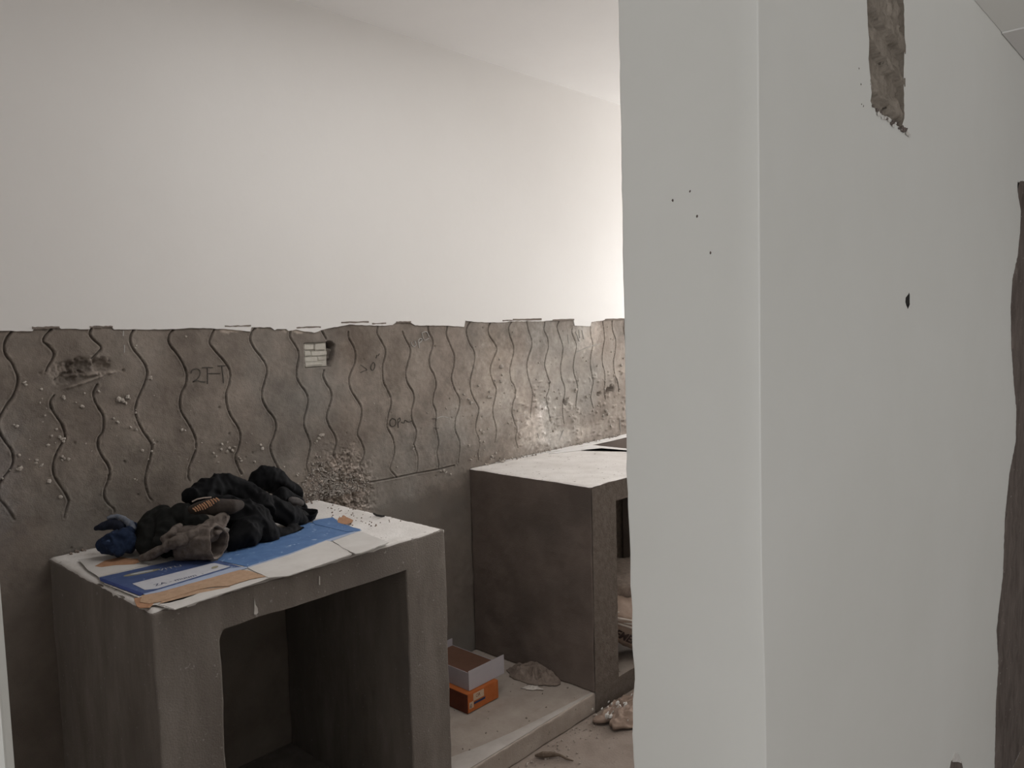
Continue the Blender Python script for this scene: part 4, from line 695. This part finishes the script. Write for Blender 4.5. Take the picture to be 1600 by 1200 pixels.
def hollow_tube(name, c, ax, up, L_, ro, ri, m_out, m_in, parent, seed=0, drop=0, squash=.8, wr=.004, nseg=72, floor_z=ZTN+.0092, taper=.15):
    """open end of a sleeve or leg: outer skin, rolled lip, dark inside"""
    ax = Vector(ax).normalized(); up = (Vector(up)-ax*Vector(up).dot(ax)).normalized(); sd = ax.cross(up); c = Vector(c)
    prof = [(-L_*k/16, ro*(1-taper*k/16)) for k in range(16, 0, -1)]+[(-.002, ro), (.002, ro-.002), (.004, (ro+ri)/2+.001), (.002, ri+.001), (-.004, ri)]+[(-L_*.6*k/8, ri*(1-.25*k/8)) for k in range(1, 9)]
    v = []; f = []
    for i, (a, r) in enumerate(prof):
        for k in range(nseg):
            t = 2*PI*k/nseg; w_ = noise.noise(Vector((math.cos(t)*2.2+seed, math.sin(t)*2.2, a*9)))*wr*2 + (1-abs(noise.noise(Vector((t*2.5+seed, a*30, 2))))*2)*wr*.6
            rr = r+w_*(1 if i < 17 else .5)
            p = c+ax*(a+.006*math.sin(t*2+seed))+up*math.sin(t)*rr+sd*math.cos(t)*rr*squash+Vector((0, 0, -drop*(-a)/L_))
            if p.z < floor_z: p.z = floor_z
            v.append(p)
    n = nseg
    for i in range(len(prof)-1):
        for k in range(n): f.append((i*n+k, i*n+(k+1) % n, (i+1)*n+(k+1) % n, (i+1)*n+k))
    last = (len(prof)-1)*n; f.append(tuple(last+k for k in range(n))); f.append(tuple(range(n))[::-1])
    o = pyd(name, v, f, m_out, parent, True); o.data.materials.append(m_in)
    for i, pgn in enumerate(o.data.polygons):
        if 20*n <= i: pgn.material_index = 1
    return o
hollow_tube('trouser_cuff', (CUFF[0]-.005, CUFF[1]+.02, CUFF[2]+.006), (.25, -.30, .9), (1, 0, -.2), .06, .040, .034, M['black'], M['black'], tr, 4, 0, .8, .002)
sh = empty('knitted_sleeve', (1.0, 2.1, ZTN+.0045), 'grey-brown knitted garment with its rolled open sleeve facing out, in front of the black trousers', 'clothing')
cloth('crumpled_cloth', LOBES['shirt'], M['shirt'], sh, vox=.003, seed=11, amp=.0050, fscale=28, smooth_it=2)
hollow_tube('rolled_sleeve', (SLEEVE[0], SLEEVE[1], ZTN+.0092+.048), (.50, -.86, .06), (0, 0, 1), .115, .049, .040, M['shirt'], M['shirtin'], sh, 8, 0, .95, .0042, taper=.05)
dk = tag(cloth('dark_rag', LOBES['dark'], M['darkrag'], None, seed=21, amp=.007), 'dark green-black crumpled cloth between the blue rag and the black trousers', 'cloth')
bl = empty('blue_rag', (.82, 2.3, ZTN), 'small dusty navy blue rag at the left end of the clothes heap', 'cloth')
cloth('crumpled_cloth', LOBES['blue'], M['blue'], bl, vox=.0035, seed=31, amp=.006, fscale=36)
cloth('dark_fold', LOBES['bluedark'], M['bluedark'], bl, vox=.003, seed=33, amp=.003, fscale=36)
cloth('dusty_fold', LOBES['bluepale'], M['bluepale'], bl, vox=.002, seed=35, amp=.002, fscale=46)

# ---------------------------------------------------------------- cartons on the plinth
ZP = .0865
ob = empty('orange_carton', (2.07, 2.1, ZP), 'small orange printed carton on the plinth, under the white carton', 'box')
bm = bmesh.new(); addbox(bm, 1.988, 2.158, 2.092, 2.32, ZP, ZP+.073); 
bmesh.ops.bevel(bm, geom=[e for e in bm.edges], offset=.002, segments=2, affect='EDGES')
frombm('carton_body', bm, M['orange'], ob)
box('shaded_side', (1.9865, 1.9885, 2.0925, 2.3195, ZP, ZP+.073), M['orangeshade'], ob)  # shade on the left side, painted as a darker orange skin
yf_ = 2.0915
prism('sticker', [(2.018, ZP+.040), (2.075, ZP+.040), (2.075, ZP+.068), (2.018, ZP+.068)], 'Y', yf_-.0006, yf_+.001, M['sticker'], ob)
prism('sticker', [(1.996, ZP+.016), (2.018, ZP+.016), (2.018, ZP+.040), (1.996, ZP+.040)], 'Y', yf_-.0006, yf_+.001, M['sticker'], ob)
text('printed_text', '60', (1.998, yf_, ZP+.019), (2.008, yf_, ZP+.019), .0012, .022, M['ink'], ob, up=(0, -1, 0))
text('printed_text', 'OR', (2.030, yf_, ZP+.050), (2.055, yf_, ZP+.050), .0012, .018, M['orangeshade'], ob, up=(0, -1, 0))
prism('printed_band', [(2.020, ZP+.026), (2.080, ZP+.026), (2.083, ZP+.034), (2.022, ZP+.034)], 'Y', yf_-.0008, yf_+.001, M['ink'], ob)
wbx = empty('white_carton', (2.1, 2.2, ZP+.0745), 'open white carton with brown inside, standing on the orange carton', 'box')
za, zb_ = ZP+.0745, ZP+.0745+.074; xa, xb_, ya, yb_ = 2.018, 2.212, 2.112, 2.40; th = .0025
def panel(name, b, m_, tilt=None):
    o = box(name, b, m_, wbx); return o
panel('front_panel', (xa-.004, xb_, ya-th, ya, za+.001, zb_+.004), M['wbox'])
panel('side_panel', (xa-th, xa, ya, yb_, za, zb_-.004), M['wbox'])
panel('side_panel', (xb_-.012, xb_-.012+th, ya, yb_, za, zb_-.03), M['wbox'])
panel('back_panel', (xa, xb_-.012, yb_-th, yb_, za, zb_), M['wbox'])
panel('bottom_panel', (xa, xb_-.012, ya, yb_-th, za, za+.002), M['wboxin'])
panel('inner_lining', (xa, xa+.0015, ya+.001, yb_-.004, za+.003, zb_-.006), M['wboxin'])
panel('inner_flap', (xa+.002, xb_-.016, ya+.002, yb_-.006, zb_-.030, zb_-.0285), M['wboxin'])
panel('lid_flap', (xa+.01, xa+.05, yb_+.0, yb_+.002, zb_-.002, zb_+.052), M['wbox'])

# ---------------------------------------------------------------- rags and rubbish
def crumple(name, cx, cy, z, rx, ry, hgt, mat_, seed, parent=None, ang=0, n=46, fold=14, edge=.25, lift=.0):
    """crumpled sheet: two-sided dome of sharp folds with a ragged outline"""
    v = []; f = []
    for side in (0, 1):
        for j in range(n+1):
            r = j/n
            for k in range(64):
                t = 2*PI*k/64; rg = 1+edge*noise.noise(Vector((math.cos(t)*1.6+seed, math.sin(t)*1.6, seed)))+edge*.5*noise.noise(Vector((math.cos(t)*5+seed, math.sin(t)*5, seed)))
                x = rx*r*rg*math.cos(t); y = ry*r*rg*math.sin(t)
                h = hgt*(1-r**2.2)*(.55+.45*noise.noise(Vector((x*fold*1.3+seed, y*fold*1.3, 2))))
                h += hgt*.75*(1-abs(noise.noise(Vector((x*fold*2.5+seed, y*fold*2.5, 5))))*2.6)*(1-r**5)
                h += lift*r**4*max(0, math.sin(t*2+seed))
                xx = cx+x*math.cos(ang)-y*math.sin(ang); yy = cy+x*math.sin(ang)+y*math.cos(ang)
                v.append((xx, yy, z+.0015+max(h, .0)*(1 if side == 0 else .35)+(.0018 if side == 0 else 0)))
    m = 64; off = (n+1)*m
    for j in range(n):
        for k in range(m):
            a, b, c, d = j*m+k, j*m+(k+1) % m, (j+1)*m+(k+1) % m, (j+1)*m+k
            f.append((a, d, c, b)); f.append((off+a, off+b, off+c, off+d))
    for k in range(m): a, b = n*m+k, n*m+(k+1) % m; f.append((a, off+a, off+b, b))
    return pyd(name, v, f, mat_, parent, True)
tag(crumple('burlap_rag', 2.39, 2.115, ZP-.002, .075, .125, .034, M['rag'], 3, fold=11), 'crumpled dusty burlap rag on the plinth against the farther counter', 'rag')
tag(crumple('paper_scrap', 2.303, 2.045, ZP-.002, .016, .040, .006, M['paper'], 9, ang=.5, n=10, fold=30, edge=.6), 'small torn white scrap beside the burlap rag', 'scrap')
tg = empty('torn_sack', (2.55, 1.7, 0), 'crumpled torn sack holding white plaster bits, on the floor by the plinth', 'sack')
crumple('sack_sheet', 2.56, 1.695, .004, .21, .115, .040, M['sack'], 14, tg, ang=-.12, fold=9, edge=.3, lift=.022)
bm = bmesh.new()
for k in range(46):
    crumb(bm, (random.gauss(2.47, .05), random.gauss(1.725, .03), random.uniform(.030, .042)), random.choice((.003, .004, .006, .006, .013)), .5)
tag(frombm('plaster_bits', bm, M['chip'], tg), kind='stuff')
bm = bmesh.new(); tube(bm, [(2.036, 1.80, .008), (2.05, 1.775, .014), (2.075, 1.755, .012), (2.09, 1.73, .012), (2.095, 1.70, .006), (2.10, 1.675, .006)], [.004, .012, .010, .005, .004, .002], 8)
tag(frombm('dry_leaf', bm, M['twig']), 'curled dry brown strip on the floor in front of the plinth', 'debris')
bm = bmesh.new()
for k in range(150):
    x = random.uniform(1.95, 3.0); y = YFF-.01-abs(random.gauss(0, .05)); crumb(bm, (x, y, .002), random.uniform(.0015, .006), .8)
for k in range(60): crumb(bm, (random.uniform(1.9, 2.8), random.uniform(1.3, 1.8), .001), random.uniform(.0012, .003), .8)
tag(frombm('floor_grit', bm, M['plinth']), 'loose grit and mortar crumbs scattered on the floor along the plinth', 'grit', kind='stuff')

# cement sacks inside the farther counter
def pillow(name, c, L_, Wd, Hh, rot, mat_, seed, parent, pinch=.35):
    v = []; f = []; nu, nv = 48, 32
    for i in range(nu+1):
        u = -1+2*i/nu
        for j in range(nv):
            t = 2*PI*j/nv; e = (1-abs(u)**4)**.5 if abs(u) < 1 else 0
            cy, cz = math.cos(t), math.sin(t); cy = math.copysign(abs(cy)**.7, cy); cz = math.copysign(abs(cz)**.7, cz)
            w_ = 1+.10*noise.noise(Vector((u*4+seed, t*2, seed)))+.06*noise.noise(Vector((u*11+seed, math.sin(t)*5, math.cos(t)*5)))
            p = Vector((u*L_/2, cy*Wd/2*(.72+.28*e)*w_, cz*Hh/2*max(e, .06)*w_)); v.append(p)
    n = nv
    for i in range(nu):
        for j in range(n): f.append((i*n+j, i*n+(j+1) % n, (i+1)*n+(j+1) % n, (i+1)*n+j))
    f.append(tuple(range(n))[::-1]); f.append(tuple(nu*n+j for j in range(n)))
    R_ = Matrix.Rotation(rot[2], 4, 'Z') @ Matrix.Rotation(rot[1], 4, 'Y') @ Matrix.Rotation(rot[0], 4, 'X')
    v = [R_ @ p + Vector(c) for p in v]
    return pyd(name, v, f, mat_, parent, True), R_
sk = empty('cement_sack', (2.88, 1.98, ZP), 'brown paper cement sack with CEMENT printed on it, inside the farther counter', 'sack', 'sacks in the farther counter')
ang = -math.atan2(.62, .78)
o, R_ = pillow('sack_body', (2.835, 1.925, .235), .50, .24, .17, (0.35, .40, ang), M['sack'], 3, sk)
d_ = R_ @ Vector((1, 0, 0)); n_ = R_ @ Vector((0, -1, 0)); u_ = R_ @ Vector((0, 0, 1))
base = Vector((2.835, 1.925, .235)) + n_*.1235
p0 = base - d_*.128 - u_*.008; p1 = base + d_*.052 - u_*.030
text('printed_text', 'CEMENT', p0, p1, .0035, .052, M['sackink'], sk, up=tuple(n_), bold=.03)
bm = bmesh.new()
for k, (a, b) in enumerate([((-.2,.045),(.12,.052)), ((-.19,.062),(-.02,.085)), ((-.15,.05),(-.08,.075)), ((-.08,.058),(.0,.08)), ((-.2,.075),(-.12,.10))]):
    A_ = base+d_*a[0]+u_*a[1]-n_*.004; B_ = base+d_*b[0]+u_*b[1]-n_*.008
    tube(bm, [A_, (A_+B_)/2+n_*.002, B_], [.003, .0055, .003], 6)
frombm('pale_crease', bm, M['sackwhite'], sk, True)
sk2 = empty('cement_sack', (2.95, 2.1, .27), 'empty folded sack on top of the printed cement sack', 'sack', 'sacks in the farther counter')
pillow('sack_body', (2.97, 2.04, .375), .46, .30, .10, (.15, .1, ang+.35), M['rag'], 9, sk2)
